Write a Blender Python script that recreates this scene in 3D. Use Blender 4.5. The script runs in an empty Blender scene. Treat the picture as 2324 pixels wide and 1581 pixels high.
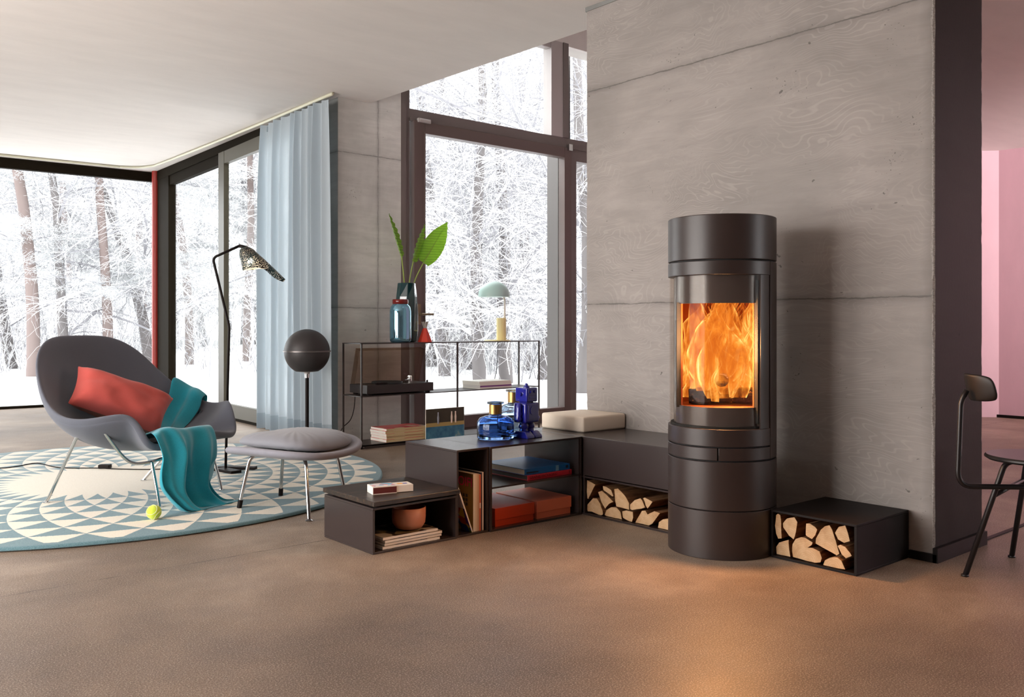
import bpy, math, random
from mathutils import Vector, noise
PI = math.pi
sc = bpy.context.scene
col = sc.collection
random.seed(7)

# ------------------------------------------------------------------ camera, world, light, exposure
F_PX, CX, HOR, CAM_H = 2010.5, 1162.0, 738.6, 0.97
YAW = math.atan((CX + 549.0) / F_PX)
cd = bpy.data.cameras.new('camera')
cam = bpy.data.objects.new('camera', cd)
col.objects.link(cam)
cam.location = (0, 0, CAM_H)
cam.rotation_euler = (PI / 2, 0, -YAW)
cd.sensor_fit = 'HORIZONTAL'
cd.sensor_width = 36.0
cd.lens = 36.0 * F_PX / 2324.0
cd.shift_y = (HOR - 790.5) / 2324.0
cd.clip_end = 300
sc.camera = cam

w = bpy.data.worlds.new('winter_sky')
sc.world = w
w.use_nodes = True
nt = w.node_tree
bg = nt.nodes['Background']
bg.inputs[0].default_value = (0.98, 0.985, 1.0, 1)
bg.inputs[1].default_value = 5.8

def area(name, loc, rot, sx, sy, power, colr, spread=PI):
    l = bpy.data.lights.new(name, 'AREA')
    l.shape = 'RECTANGLE'; l.size = sx; l.size_y = sy
    l.energy = power; l.color = colr; l.spread = spread
    o = bpy.data.objects.new(name, l)
    col.objects.link(o)
    o.location = loc; o.rotation_euler = rot
    return o
# daylight entering by the big window in the left wall (outside the picture)
area('daylight_left_window', (-2.75, 4.6, 1.25), (0, -PI / 2, 0), 2.2, 4.6, 270, (1.0, 0.92, 0.85))
# light portals in the real window openings (they only guide the sampling of the sky)
def portal(name, loc, rot, sx, sy):
    o = area(name, loc, rot, sx, sy, 1, (1, 1, 1)); o.data.cycles.is_portal = True
portal('portal_corner_window', (1.5, 11.45, 1.42), (-PI / 2, 0, 0), 4.7, 2.75)
portal('portal_tall_window', (5.85, 6.45, 1.9), (-PI / 2, 0, 0), 3.1, 3.8)
portal('portal_sliding_door', (3.68, 9.3, 1.42), (0, PI / 2, 0), 2.75, 4.4)
# unseen fill light added to brighten the pink room
area('pink_room_fill', (6.9, -4.6, 1.3), (PI / 2 + 0.25, 0, -0.72), 2.6, 2.0, 330, (1.0, 0.97, 0.94), 1.25)
sc.view_settings.view_transform = 'Standard'
sc.view_settings.look = 'None'
sc.view_settings.gamma = 1.0
sc.view_settings.use_curve_mapping = False
sc.view_settings.exposure = 0.10
sc.cycles.max_bounces = 8
sc.cycles.use_adaptive_sampling = True
sc.cycles.adaptive_threshold = 0.02
sc.cycles.transparent_max_bounces = 24
sc.cycles.transmission_bounces = 10
sc.cycles.caustics_reflective = False
sc.cycles.caustics_refractive = False
sc.cycles.sample_clamp_indirect = 6.0

# ------------------------------------------------------------------ node helpers and materials
def lin(r, g, b):
    f = lambda c: (c / 255 / 12.92) if c <= 10 else ((c / 255 + 0.055) / 1.055) ** 2.4
    return (f(r), f(g), f(b), 1)

class NT:
    def __init__(s, name):
        s.m = bpy.data.materials.new(name); s.m.use_nodes = True
        s.t = s.m.node_tree
        s.b = s.t.nodes['Principled BSDF']; s.out = s.t.nodes['Material Output']
    def n(s, typ, ins=None, **at):
        nd = s.t.nodes.new('ShaderNode' + typ)
        for k, v in at.items(): setattr(nd, k, v)
        for k, v in (ins or {}).items(): s.put(nd.inputs[k], v)
        return nd
    def put(s, sock, v):
        if isinstance(v, bpy.types.NodeSocket): s.t.links.new(v, sock)
        else: sock.default_value = v
    def P(s, **k):
        for a, v in k.items(): s.put(s.b.inputs[a.replace('_', ' ')], v)
        return s.m
    def math(s, op, a, b=0.0, c=None):
        nd = s.n('Math', {0: a, 1: b}, operation=op)
        if c is not None: s.put(nd.inputs[2], c)
        return nd.outputs[0]
    def ramp(s, fac, stops, interp='LINEAR'):
        nd = s.n('ValToRGB', {0: fac}); r = nd.color_ramp; r.interpolation = interp
        while len(r.elements) < len(stops): r.elements.new(0.5)
        for e, (p, c) in zip(r.elements, stops):
            e.position = p; e.color = c if len(c) == 4 else (*c, 1)
        return nd.outputs[0]
    def mix(s, fac, a, b, blend='MIX'):
        nd = s.n('Mix', None, data_type='RGBA', blend_type=blend)
        s.put(nd.inputs[0], fac); s.put(nd.inputs[6], a); s.put(nd.inputs[7], b)
        return nd.outputs[2]
    def obj(s): return s.n('TexCoord').outputs['Object']
    def noise(s, vec, scale, detail=4, rough=0.55, dist=0.0):
        return s.n('TexNoise', {'Vector': vec, 'Scale': scale, 'Detail': detail, 'Roughness': rough, 'Distortion': dist}).outputs[0]
    def bump(s, h, strength, dist=0.01):
        return s.n('Bump', {'Height': h, 'Strength': strength, 'Distance': dist}).outputs[0]
    def scaled(s, vec, v):
        return s.n('Mapping', {'Vector': vec, 'Scale': v}).outputs[0]

def g(v): return (v, v, v, 1)
def mat(name, c, rough=0.5, metal=0.0, **k):
    t = NT(name)
    return t.P(Base_Color=c, Roughness=rough, Metallic=metal, **k)

def fabric(name, c, scale=900, vary=0.12, sheen=0.2, bump=0.15):
    t = NT(name); o = t.obj()
    wv = t.n('TexNoise', {'Vector': t.scaled(o, (1, 1, 1)), 'Scale': scale, 'Detail': 2}).outputs[0]
    lo = tuple(x * (1 - vary) for x in c[:3]) + (1,); hi = tuple(min(1, x * (1 + vary)) for x in c[:3]) + (1,)
    cc = t.ramp(wv, [(0.3, lo), (0.7, hi)])
    return t.P(Base_Color=cc, Roughness=0.9, Sheen_Weight=sheen, Normal=t.bump(wv, bump, 0.002))

def concrete(name, axis, base, joints, vjoints=(), grain=True, edge=None):
    """Board marked concrete; axis: the world axis ('x' or 'y') the wall runs along."""
    t = NT(name); o = t.obj()
    sp = t.n('SeparateXYZ', {0: o})
    u = sp.outputs[0] if axis == 'x' else sp.outputs[1]; z = sp.outputs[2]
    uv = t.n('CombineXYZ', {0: u, 1: z, 2: 0.0}).outputs[0]
    big = t.noise(uv, 1.1, 5, 0.6, 0.4)
    med = t.noise(t.scaled(uv, (1.5, 9, 1)), 2.0, 6, 0.65, 0.5)
    b = base[:3]
    c = t.ramp(big, [(0.25, tuple(x * 0.70 for x in b)), (0.55, b), (0.8, tuple(min(1, x * 1.22) for x in b))])
    c = t.mix(t.math('MULTIPLY', t.ramp(med, [(0.35, g(1)), (0.62, g(0))]), 0.35), c, tuple(x * 0.6 for x in b) + (1,))
    if grain:   # faint pale plywood grain left by the formwork
        dsp = t.noise(t.scaled(uv, (0.9, 1.6, 1)), 1.3, 3, 0.5, 1.2)
        v = t.n('VectorMath', {0: t.scaled(uv, (0.35, 2.2, 1)), 1: t.n('CombineXYZ', {0: 0.0, 1: t.math('MULTIPLY', dsp, 2.0), 2: 0.0}).outputs[0]}, operation='ADD').outputs[0]
        wv = t.n('TexWave', {'Vector': v, 'Scale': 5.4, 'Distortion': 3.0, 'Detail': 2, 'Detail Scale': 1.0}, bands_direction='Y').outputs[1]
        ln = t.ramp(wv, [(0.80, g(0)), (0.97, g(1))])
        mask = t.ramp(t.noise(uv, 1.7, 3, 0.5), [(0.42, g(0)), (0.6, g(1))])
        c = t.mix(t.math('MULTIPLY', t.math('MULTIPLY', ln, mask), 0.26), c, tuple(min(1, x * 1.45) for x in b) + (1,))
    duv = t.n('VectorMath', {0: uv, 1: t.n('VectorMath', {0: t.n('TexNoise', {'Vector': uv, 'Scale': 45.0, 'Detail': 3}).outputs[1], 'Scale': 0.035}, operation='SCALE').outputs[0]}, operation='ADD').outputs[0]
    pv = t.n('TexVoronoi', {'Vector': t.scaled(duv, (1, 1.8, 1)), 'Scale': 13.0, 'Randomness': 1.0}, feature='F1')
    pn = t.noise(uv, 5.0, 2)
    pit = t.math('LESS_THAN', pv.outputs[0], t.math('MULTIPLY', t.math('SUBTRACT', pn, 0.47), 0.55))
    pv2 = t.n('TexVoronoi', {'Vector': t.scaled(duv, (1, 2.2, 1)), 'Scale': 42.0, 'Randomness': 1.0}, feature='F1')
    pit2 = t.math('LESS_THAN', pv2.outputs[0], t.math('MULTIPLY', t.math('SUBTRACT', t.noise(uv, 3.1, 2), 0.5), 0.8))
    pits = t.math('MAXIMUM', pit, pit2)
    c = t.mix(t.math('MULTIPLY', pits, 0.72), c, tuple(x * 0.22 for x in b) + (1,))
    wob = t.math('MULTIPLY', t.math('SUBTRACT', t.noise(uv, 6.0, 4, 0.7), 0.5), 0.02)
    wid = t.math('MULTIPLY', t.math('SUBTRACT', t.noise(uv, 9.0, 4, 0.7), 0.22), 0.011)
    jm = None
    for arr, cc in ((joints, z), (vjoints, u)):
        for jz in arr:
            d = t.math('ABSOLUTE', t.math('SUBTRACT', t.math('ADD', cc, wob), jz))
            j = t.math('LESS_THAN', d, wid)
            soft = t.math('MULTIPLY', t.math('SUBTRACT', 1.0, t.math('MINIMUM', t.math('DIVIDE', d, 0.030), 1.0)), t.math('MULTIPLY', t.noise(uv, 5.0, 3), 0.8))
            j = t.math('MAXIMUM', j, soft)
            jm = j if jm is None else t.math('MAXIMUM', jm, j)
    if jm is not None:
        c = t.mix(t.math('MULTIPLY', jm, 0.75), c, tuple(x * 0.25 for x in b) + (1,))
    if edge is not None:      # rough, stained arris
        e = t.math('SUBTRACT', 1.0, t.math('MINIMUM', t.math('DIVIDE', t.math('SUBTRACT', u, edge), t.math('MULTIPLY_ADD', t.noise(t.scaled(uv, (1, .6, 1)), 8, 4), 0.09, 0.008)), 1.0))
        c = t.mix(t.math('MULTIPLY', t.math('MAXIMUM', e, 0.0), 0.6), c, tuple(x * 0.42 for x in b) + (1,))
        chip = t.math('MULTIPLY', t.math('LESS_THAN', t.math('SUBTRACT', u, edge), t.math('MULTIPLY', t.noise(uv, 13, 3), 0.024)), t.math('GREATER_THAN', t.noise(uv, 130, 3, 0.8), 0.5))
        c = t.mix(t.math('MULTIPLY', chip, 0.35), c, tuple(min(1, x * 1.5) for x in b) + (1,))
    h = t.math('SUBTRACT', t.math('MULTIPLY', t.noise(uv, 60, 3), 0.3), pits)
    return t.P(Base_Color=c, Roughness=0.62, Specular_IOR_Level=0.35, Normal=t.bump(h, 0.35, 0.004))

def floor_mat():
    t = NT('polished_screed'); o = t.obj()
    a = t.noise(o, 0.7, 6, 0.62, 0.3)
    b = t.noise(o, 4.5, 6, 0.7)
    c = t.noise(o, 210.0, 2, 0.8)
    base = t.ramp(a, [(0.30, lin(84, 69, 57)), (0.5, lin(132, 113, 96)), (0.68, lin(182, 163, 144))])
    base = t.mix(t.math('MULTIPLY', t.ramp(b, [(0.3, g(1)), (0.6, g(0))]), 0.35), base, lin(92, 68, 54))
    base = t.mix(t.math('MULTIPLY', t.ramp(c, [(0.52, g(0)), (0.72, g(1))]), 0.6), base, lin(226, 210, 192))
    base = t.mix(t.math('MULTIPLY', t.ramp(c, [(0.28, g(1)), (0.48, g(0))]), 0.75), base, lin(56, 42, 33))
    sp = t.n('SeparateXYZ', {0: o})
    jn = t.math('LESS_THAN', t.math('ABSOLUTE', t.math('SUBTRACT', t.math('ADD', sp.outputs[1], t.math('MULTIPLY', t.math('SUBTRACT', t.noise(o, 7, 3), 0.5), 0.03)), 3.60)), t.math('MULTIPLY', t.math('SUBTRACT', t.noise(o, 16, 3), 0.33), 0.018))
    base = t.mix(t.math('MULTIPLY', jn, 0.6), base, lin(60, 46, 38))
    r = t.math('MULTIPLY_ADD', b, 0.26, 0.36)
    return t.P(Base_Color=base, Roughness=r, Specular_IOR_Level=0.5, Normal=t.bump(t.math('ADD', b, t.math('MULTIPLY', c, 0.6)), 0.12, 0.003))

def plaster(name, c):
    t = NT(name); o = t.obj()
    a = t.noise(t.scaled(o, (1, 3, 1)), 2.0, 5, 0.6)
    cc = t.ramp(a, [(0.3, tuple(x * 0.93 for x in c[:3])), (0.7, c)])
    return t.P(Base_Color=cc, Roughness=0.75, Specular_IOR_Level=0.2, Normal=t.bump(t.noise(o, 25, 4), 0.06, 0.004))

def thin_glass(name, tint=(0.97, 0.985, 0.98, 1), fac=0.06, k=0.03):
    t = NT(name)
    tr = t.n('BsdfTransparent', {0: tint}); gl = t.n('BsdfGlossy', {'Roughness': 0.01})
    lw = t.n('LayerWeight', {'Blend': 0.25})
    f = t.math('MULTIPLY_ADD', lw.outputs[0], k, fac)
    mx = t.n('MixShader', {0: f, 1: tr.outputs[0], 2: gl.outputs[0]})
    t.t.links.new(mx.outputs[0], t.out.inputs[0]); return t.m

def coloured_glass(name, c, rough=0.0):
    return NT(name).P(Base_Color=c, Roughness=rough, Transmission_Weight=1.0, IOR=1.3)

def emis(name, c, s):
    t = NT(name)
    return t.P(Base_Color=c, Emission_Color=c, Emission_Strength=s, Roughness=0.6)

def rug_mat(cx, cy):
    t = NT('woven_rosette_pile'); o = t.obj()
    sp = t.n('SeparateXYZ', {0: o})
    x, y = sp.outputs[0], sp.outputs[1]
    jit = t.math('MULTIPLY', t.math('SUBTRACT', t.noise(o, 90, 2), 0.5), 0.016)
    r = t.math('ADD', t.math('SQRT', t.math('ADD', t.math('MULTIPLY', x, x), t.math('MULTIPLY', y, y))), jit)
    th = t.math('MULTIPLY', t.math('ARCTAN2', y, x), 40 / (2 * PI))
    gr = t.math('MULTIPLY', t.math('SUBTRACT', r, 0.50), 2.9)
    u = t.math('FRACT', t.math('ADD', t.math('ADD', th, gr), 100.0))
    v = t.math('FRACT', t.math('ADD', t.math('SUBTRACT', th, gr), 100.0))
    tri = t.math('LESS_THAN', u, v)
    tri = t.math('MULTIPLY', tri, t.math('GREATER_THAN', r, 0.50))
    edge = t.math('GREATER_THAN', r, 1.672)
    k = t.math('MAXIMUM', tri, edge)
    pile = t.noise(o, 260, 3, 0.7)
    teal = t.ramp(pile, [(0.3, lin(78, 116, 128)), (0.7, lin(118, 154, 162))])
    cream = t.ramp(pile, [(0.3, lin(220, 212, 194)), (0.7, lin(244, 238, 222))])
    c = t.mix(k, cream, teal)
    return t.P(Base_Color=c, Roughness=0.95, Sheen_Weight=0.3, Normal=t.bump(pile, 0.35, 0.006))

def snow_bark(name, bark, snow_from=0.15):
    t = NT(name)
    nz = t.n('SeparateXYZ', {0: t.n('NewGeometry').outputs['Normal']}).outputs[2]
    f = t.ramp(t.math('ADD', nz, t.math('MULTIPLY', t.math('SUBTRACT', t.noise(t.obj(), 9, 3), 0.5), 0.9)), [(snow_from, g(0)), (snow_from + 0.25, g(1))])
    c = t.mix(f, bark, g(0.88))
    return t.P(Base_Color=c, Roughness=0.9)

def wood_end():
    t = NT('split_wood_end'); o = t.obj()
    n1 = t.noise(o, 14, 4, 0.6, 0.4)
    rg = t.n('TexWave', {'Vector': o, 'Scale': 38, 'Distortion': 6, 'Detail': 3}, wave_type='RINGS', rings_direction='X').outputs[1]
    c = t.ramp(n1, [(0.3, lin(176, 132, 88)), (0.55, lin(206, 168, 126)), (0.8, lin(222, 190, 150))])
    c = t.mix(t.math('MULTIPLY', rg, 0.18), c, lin(170, 118, 70))
    return t.P(Base_Color=c, Roughness=0.8)
def wood_bark():
    t = NT('birch_log_side'); o = t.obj()
    n1 = t.noise(t.scaled(o, (3, 30, 30)), 1.6, 5, 0.7)
    c = t.ramp(n1, [(0.3, lin(74, 46, 28)), (0.5, lin(146, 98, 60)), (0.72, lin(196, 150, 102))])
    return t.P(Base_Color=c, Roughness=0.85, Normal=t.bump(n1, 0.5, 0.01))
def oak_dark():
    t = NT('fumed_oak'); o = t.obj()
    n1 = t.noise(t.scaled(o, (3, 26, 26)), 2.2, 6, 0.65, 1.0)
    c = t.ramp(n1, [(0.36, lin(22, 17, 14)), (0.52, lin(46, 34, 27)), (0.68, lin(84, 63, 47))])
    return t.P(Base_Color=c, Roughness=0.36, Normal=t.bump(n1, 0.2, 0.003))
def powder(name, c, rough=0.42):
    t = NT(name); o = t.obj()
    n1 = t.noise(o, 400, 2)
    return t.P(Base_Color=c, Roughness=rough, Specular_IOR_Level=0.5, Normal=t.bump(n1, 0.08, 0.001))
def flame_mat():
    t = NT('flame')
    lw = t.n('LayerWeight', {'Blend': 0.5}).outputs[1]
    o = t.obj()
    ns = t.noise(t.scaled(o, (9, 9, 3.2)), 1.6, 4, 0.6, 1.6)
    zz = t.n('SeparateXYZ', {0: o}).outputs[2]
    f = t.math('MULTIPLY_ADD', lw, 0.42, t.math('MULTIPLY_ADD', ns, 1.7, -0.52))
    f = t.math('SUBTRACT', f, t.math('MULTIPLY', zz, 0.30))
    c = t.ramp(f, [(0.05, (0.9, 0.13, 0.01)), (0.45, (1.0, 0.30, 0.03)), (0.8, (1.0, 0.62, 0.16)), (1.0, (1.0, 0.9, 0.5))])
    st = t.ramp(f, [(0.0, g(0.6)), (0.5, g(1.2)), (1.0, g(2.2))])
    em = t.n('Emission', {0: c, 1: st})
    tr = t.n('BsdfTransparent', {0: g(1)})
    al = t.ramp(f, [(0.05, g(0.05)), (0.45, g(0.42)), (0.9, g(0.95))])
    mx = t.n('MixShader', {0: al, 1: tr.outputs[0], 2: em.outputs[0]})
    t.t.links.new(mx.outputs[0], t.out.inputs[0]); return t.m
def speckle_shade(name, inner):
    t = NT(name); o = t.obj()
    v = t.n('TexVoronoi', {'Vector': o, 'Scale': 190.0}, feature='F1')
    hole = t.math('LESS_THAN', v.outputs[0], t.ramp(t.noise(o, 9, 2), [(0.3, g(0.26)), (0.7, g(0.46))]))
    dark = t.ramp(t.noise(o, 12, 3), [(0.35, lin(34, 26, 26)), (0.65, lin(30, 62, 66))])
    if inner: t.P(Base_Color=(0.85, 0.80, 0.70, 1), Roughness=0.7)
    else: t.P(Base_Color=dark, Roughness=0.4, Metallic=0.3)
    tr = t.n('BsdfTransparent', {0: g(1)})
    mx = t.n('MixShader', {0: hole, 1: t.b.outputs[0], 2: tr.outputs[0]})
    t.t.links.new(mx.outputs[0], t.out.inputs[0]); return t.m
def curtain_mat():
    t = NT('sheer_curtain')
    zc = t.n('SeparateXYZ', {0: t.obj()}).outputs[2]
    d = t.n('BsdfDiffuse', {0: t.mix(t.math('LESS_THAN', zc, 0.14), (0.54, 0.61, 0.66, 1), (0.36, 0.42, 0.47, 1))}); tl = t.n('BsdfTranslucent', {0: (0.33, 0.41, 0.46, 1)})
    tp = t.n('BsdfTransparent', {0: (0.9, 0.95, 1, 1)})
    a = t.n('MixShader', {0: 0.32, 1: d.outputs[0], 2: tl.outputs[0]})
    b = t.n('MixShader', {0: 0.06, 1: a.outputs[0], 2: tp.outputs[0]})
    t.t.links.new(b.outputs[0], t.out.inputs[0]); return t.m
def leaf_mat():
    t = NT('banana_leaf'); o = t.obj()
    n1 = t.n('TexWave', {'Vector': o, 'Scale': 14, 'Distortion': 1.5}, bands_direction='Z').outputs[1]
    c = t.ramp(n1, [(0.2, lin(74, 118, 30)), (0.8, lin(110, 156, 44))])
    t.P(Base_Color=c, Roughness=0.4)
    tl = t.n('BsdfTranslucent', {0: lin(150, 200, 50)})
    mx = t.n('MixShader', {0: 0.35, 1: t.b.outputs[0], 2: tl.outputs[0]})
    t.t.links.new(mx.outputs[0], t.out.inputs[0]); return t.m
def cover_mat(name, stops, scale=14, seed=0.0):
    t = NT(name); o = t.obj()
    v = t.n('TexVoronoi', {'Vector': t.n('Mapping', {'Vector': o, 'Location': (seed, seed * 2, seed)}).outputs[0], 'Scale': scale}, feature='F1')
    sx = t.n('SeparateColor', {0: v.outputs[1]})
    return t.P(Base_Color=t.ramp(sx.outputs[0], stops, 'CONSTANT'), Roughness=0.3)

M = {}
M['floor'] = floor_mat()
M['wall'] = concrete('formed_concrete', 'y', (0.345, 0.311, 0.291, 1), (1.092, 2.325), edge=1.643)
M['wall_end'] = concrete('shade_darkened_concrete', 'x', (0.020, 0.0155, 0.014, 1), (), grain=False)  # end face near black: its shade is put into the concrete colour
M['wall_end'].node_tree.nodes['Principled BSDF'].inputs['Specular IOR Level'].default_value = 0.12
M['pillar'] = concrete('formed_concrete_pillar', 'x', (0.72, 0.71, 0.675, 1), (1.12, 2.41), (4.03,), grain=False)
M['pillar_side'] = concrete('formed_concrete_shaded', 'y', (0.25, 0.25, 0.24, 1), (1.12, 2.41), (), grain=False)  # darker copy of the pillar concrete, left face's shade put into the colour
M['ceil'] = plaster('ceiling_plaster', (0.76, 0.715, 0.685, 1))
M['plain'] = plaster('white_plaster', (0.55, 0.51, 0.48, 1))
M['shell'] = plaster('dim_brown_plaster', (0.20, 0.16, 0.14, 1))
M['pink'] = plaster('pink_paint', lin(212, 171, 181))
M['alu'] = powder('anodised_frame', lin(112, 102, 98), 0.4)
M['alu_light'] = powder('pale_frame', lin(176, 168, 166), 0.4)
M['bronze'] = mat('dark_bronze_frame', lin(30, 25, 18), 0.7, Specular_IOR_Level=0.03)
M['olive'] = powder('olive_frame', lin(66, 61, 46), 0.45)
M['maroon'] = powder('brown_frame', lin(98, 82, 78), 0.35)
M['glass'] = thin_glass('window_glass', fac=0.002)
M['redcol'] = mat('red_lacquer', lin(160, 50, 43), 0.4)
M['rail'] = mat('cream_rail', lin(206, 204, 182), 0.4)
M['black'] = mat('black_steel', lin(24, 18, 17), 0.5, Specular_IOR_Level=0.14)
M['steel'] = powder('anthracite_steel', lin(55, 46, 45), 0.27)
M['stove'] = powder('bronze_black_stove', lin(50, 39, 36), 0.38)
M['seam'] = mat('joint_shadow_gap', g(0.01), 0.8)
M['chrome'] = mat('chrome', g(0.62), 0.16, 1.0)
M['grey_fab'] = fabric('grey_wool', lin(90, 94, 105))
M['grey_fab2'] = fabric('pale_grey_wool', lin(138, 138, 148))
M['cush_fab'] = fabric('grey_satin_wool', lin(132, 134, 142), bump=0.05)
M['coral'] = fabric('coral_linen', lin(164, 76, 38), 700)
M['pinkcoral'] = fabric('pink_linen', lin(190, 80, 72), 700)
M['teal'] = fabric('teal_fleece', lin(16, 146, 166), 500, 0.2, 0.4)
M['cream'] = fabric('cream_leather', lin(240, 226, 208), 300, 0.04, 0.0, 0.05)
M['wood_end'] = wood_end(); M['bark'] = wood_bark(); M['oak'] = oak_dark()
M['flame'] = flame_mat()
M['rug'] = rug_mat(0, 0)
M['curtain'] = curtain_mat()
M['leaf'] = leaf_mat(); M['stem'] = mat('leaf_stalk', lin(140, 160, 70), 0.5)
M['paper'] = mat('white_paper', lin(232, 226, 216), 0.7)
M['paper_old'] = mat('yellowed_paper', lin(214, 196, 156), 0.8)
M['snow'] = mat('snow', g(0.84), 0.9)
M['twig'] = snow_bark('frosted_twig', (0.27, 0.265, 0.285, 1), -0.1)
M['trunk'] = snow_bark('frosted_bark', (0.16, 0.145, 0.145, 1), 0.45)
M['pinebark'] = snow_bark('red_pine_bark', (0.17, 0.13, 0.122, 1), 0.42)
M['needle'] = snow_bark('snowy_needles', (0.38, 0.39, 0.40, 1), -0.3)

# ------------------------------------------------------------------ mesh builder and tagging
WL = {}
class MB:
    def __init__(s): s.v = []; s.f = []; s.mi = []; s.cur = 0
    def add(s, vs, fs):
        b = len(s.v); s.v += [tuple(p) for p in vs]
        for f in fs: s.f.append([b + i for i in f]); s.mi.append(s.cur)
        return s
    def box(s, x0, x1, y0, y1, z0, z1):
        v = [(x, y, z) for z in (z0, z1) for y in (y0, y1) for x in (x0, x1)]
        return s.add(v, [(0, 2, 3, 1), (4, 5, 7, 6), (0, 1, 5, 4), (2, 6, 7, 3), (0, 4, 6, 2), (1, 3, 7, 5)])
    def obox(s, c, ax, ay, az):
        c, ax, ay, az = map(Vector, (c, ax, ay, az))
        v = [c + ax * i + ay * j + az * k for k in (-1, 1) for j in (-1, 1) for i in (-1, 1)]
        return s.add(v, [(0, 2, 3, 1), (4, 5, 7, 6), (0, 1, 5, 4), (2, 6, 7, 3), (0, 4, 6, 2), (1, 3, 7, 5)])
    def tube(s, path, r, n=10, cap=True):
        P = [Vector(p) for p in path]; rs = r if isinstance(r, (list, tuple)) else [r] * len(P)
        t0 = (P[1] - P[0]).normalized()
        a = t0.orthogonal().normalized(); vs = []; fs = []
        for i, p in enumerate(P):
            t = (P[min(i + 1, len(P) - 1)] - P[max(i - 1, 0)]).normalized()
            a = (a - t * a.dot(t)).normalized(); b = t.cross(a)
            vs += [p + (a * math.cos(q) + b * math.sin(q)) * rs[i] for q in [2 * PI * k / n for k in range(n)]]
        for i in range(len(P) - 1):
            for k in range(n):
                k2 = (k + 1) % n
                fs.append((i * n + k, i * n + k2, (i + 1) * n + k2, (i + 1) * n + k))
        if cap: fs += [tuple(range(n))[::-1], tuple((len(P) - 1) * n + k for k in range(n))]
        return s.add(vs, fs)
    def lathe(s, c, prof, n=32, sq=None):
        """prof: (r, z) pairs around a vertical axis at c"""
        vs = []; fs = []
        for r, z in prof:
            for k in range(n):
                q = 2 * PI * k / n
                vs.append((c[0] + r * math.cos(q), c[1] + r * math.sin(q), c[2] + z))
        for i in range(len(prof) - 1):
            for k in range(n):
                k2 = (k + 1) % n
                fs.append((i * n + k, i * n + k2, (i + 1) * n + k2, (i + 1) * n + k))
        fs += [tuple(range(n))[::-1], tuple((len(prof) - 1) * n + k for k in range(n))]
        return s.add(vs, fs)
    def band(s, c, ro, ri, a0, a1, z0, z1, n=48):
        """a solid piece of a ring, angles in degrees"""
        full = abs(a1 - a0) >= 359.9
        m = n if full else n + 1
        vs = []; fs = []
        for i in range(m):
            q = math.radians(a0 + (a1 - a0) * i / n); cs, sn = math.cos(q), math.sin(q)
            vs += [(c[0] + r * cs, c[1] + r * sn, z) for r, z in ((ri, z0), (ro, z0), (ro, z1), (ri, z1))]
        for i in range(n):
            j = (i + 1) % m
            for k in range(4):
                k2 = (k + 1) % 4
                fs.append((i * 4 + k, j * 4 + k, j * 4 + k2, i * 4 + k2))
        if not full: fs += [(0, 1, 2, 3), tuple(n * 4 + k for k in (3, 2, 1, 0))]
        return s.add(vs, fs)
    def prism(s, poly, d):
        """poly: list of 3-D points, swept by vector d"""
        n = len(poly); d = Vector(d); P = [Vector(p) for p in poly]
        return s.add(P + [p + d for p in P], [tuple(range(n))[::-1], tuple(range(n, 2 * n))] + [(i, (i + 1) % n, n + (i + 1) % n, n + i) for i in range(n)])
    def grid(s, rows, closed=False):
        m = len(rows[0]); vs = [p for r in rows for p in r]; fs = []
        for i in range(len(rows) - 1):
            for j in range(m if closed else m - 1):
                j2 = (j + 1) % m
                fs.append((i * m + j, i * m + j2, (i + 1) * m + j2, (i + 1) * m + j))
        return s.add(vs, fs)
    def build(s, name, m, parent=None, origin=None, smooth=False, bevel=0.0, solid=0.0, sub=0, auto=None, offset=-1.0):
        me = bpy.data.meshes.new(name)
        if parent is not None: og = WL[parent.name] if origin is None else origin
        elif origin is not None: og = origin
        else:
            xs, ys, zs = zip(*s.v); og = ((min(xs) + max(xs)) / 2, (min(ys) + max(ys)) / 2, min(zs))
        me.from_pydata([(x - og[0], y - og[1], z - og[2]) for x, y, z in s.v], [], s.f)
        ms = m if isinstance(m, (list, tuple)) else [m]
        for q in ms: me.materials.append(q)
        if len(ms) > 1: me.polygons.foreach_set('material_index', s.mi)
        if smooth: me.polygons.foreach_set('use_smooth', [True] * len(me.polygons))
        me.validate(); me.update()
        import bmesh
        bm = bmesh.new(); bm.from_mesh(me); bmesh.ops.recalc_face_normals(bm, faces=bm.faces); bm.to_mesh(me); bm.free()
        o = bpy.data.objects.new(name, me); col.objects.link(o)
        WL[o.name] = tuple(og)
        if parent is not None:
            pl = WL[parent.name]; o.parent = parent
            o.location = (og[0] - pl[0], og[1] - pl[1], og[2] - pl[2])
        else: o.location = og
        if solid:
            md = o.modifiers.new('thick', 'SOLIDIFY'); md.thickness = solid; md.offset = offset
        if bevel:
            md = o.modifiers.new('bevel', 'BEVEL'); md.width = bevel; md.segments = 2; md.limit_method = 'ANGLE'; md.angle_limit = 0.6
        if sub:
            md = o.modifiers.new('sub', 'SUBSURF'); md.levels = sub; md.render_levels = sub
        if auto:
            try:
                me.set_sharp_from_angle(angle=math.radians(auto))
            except Exception: pass
        return o

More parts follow.
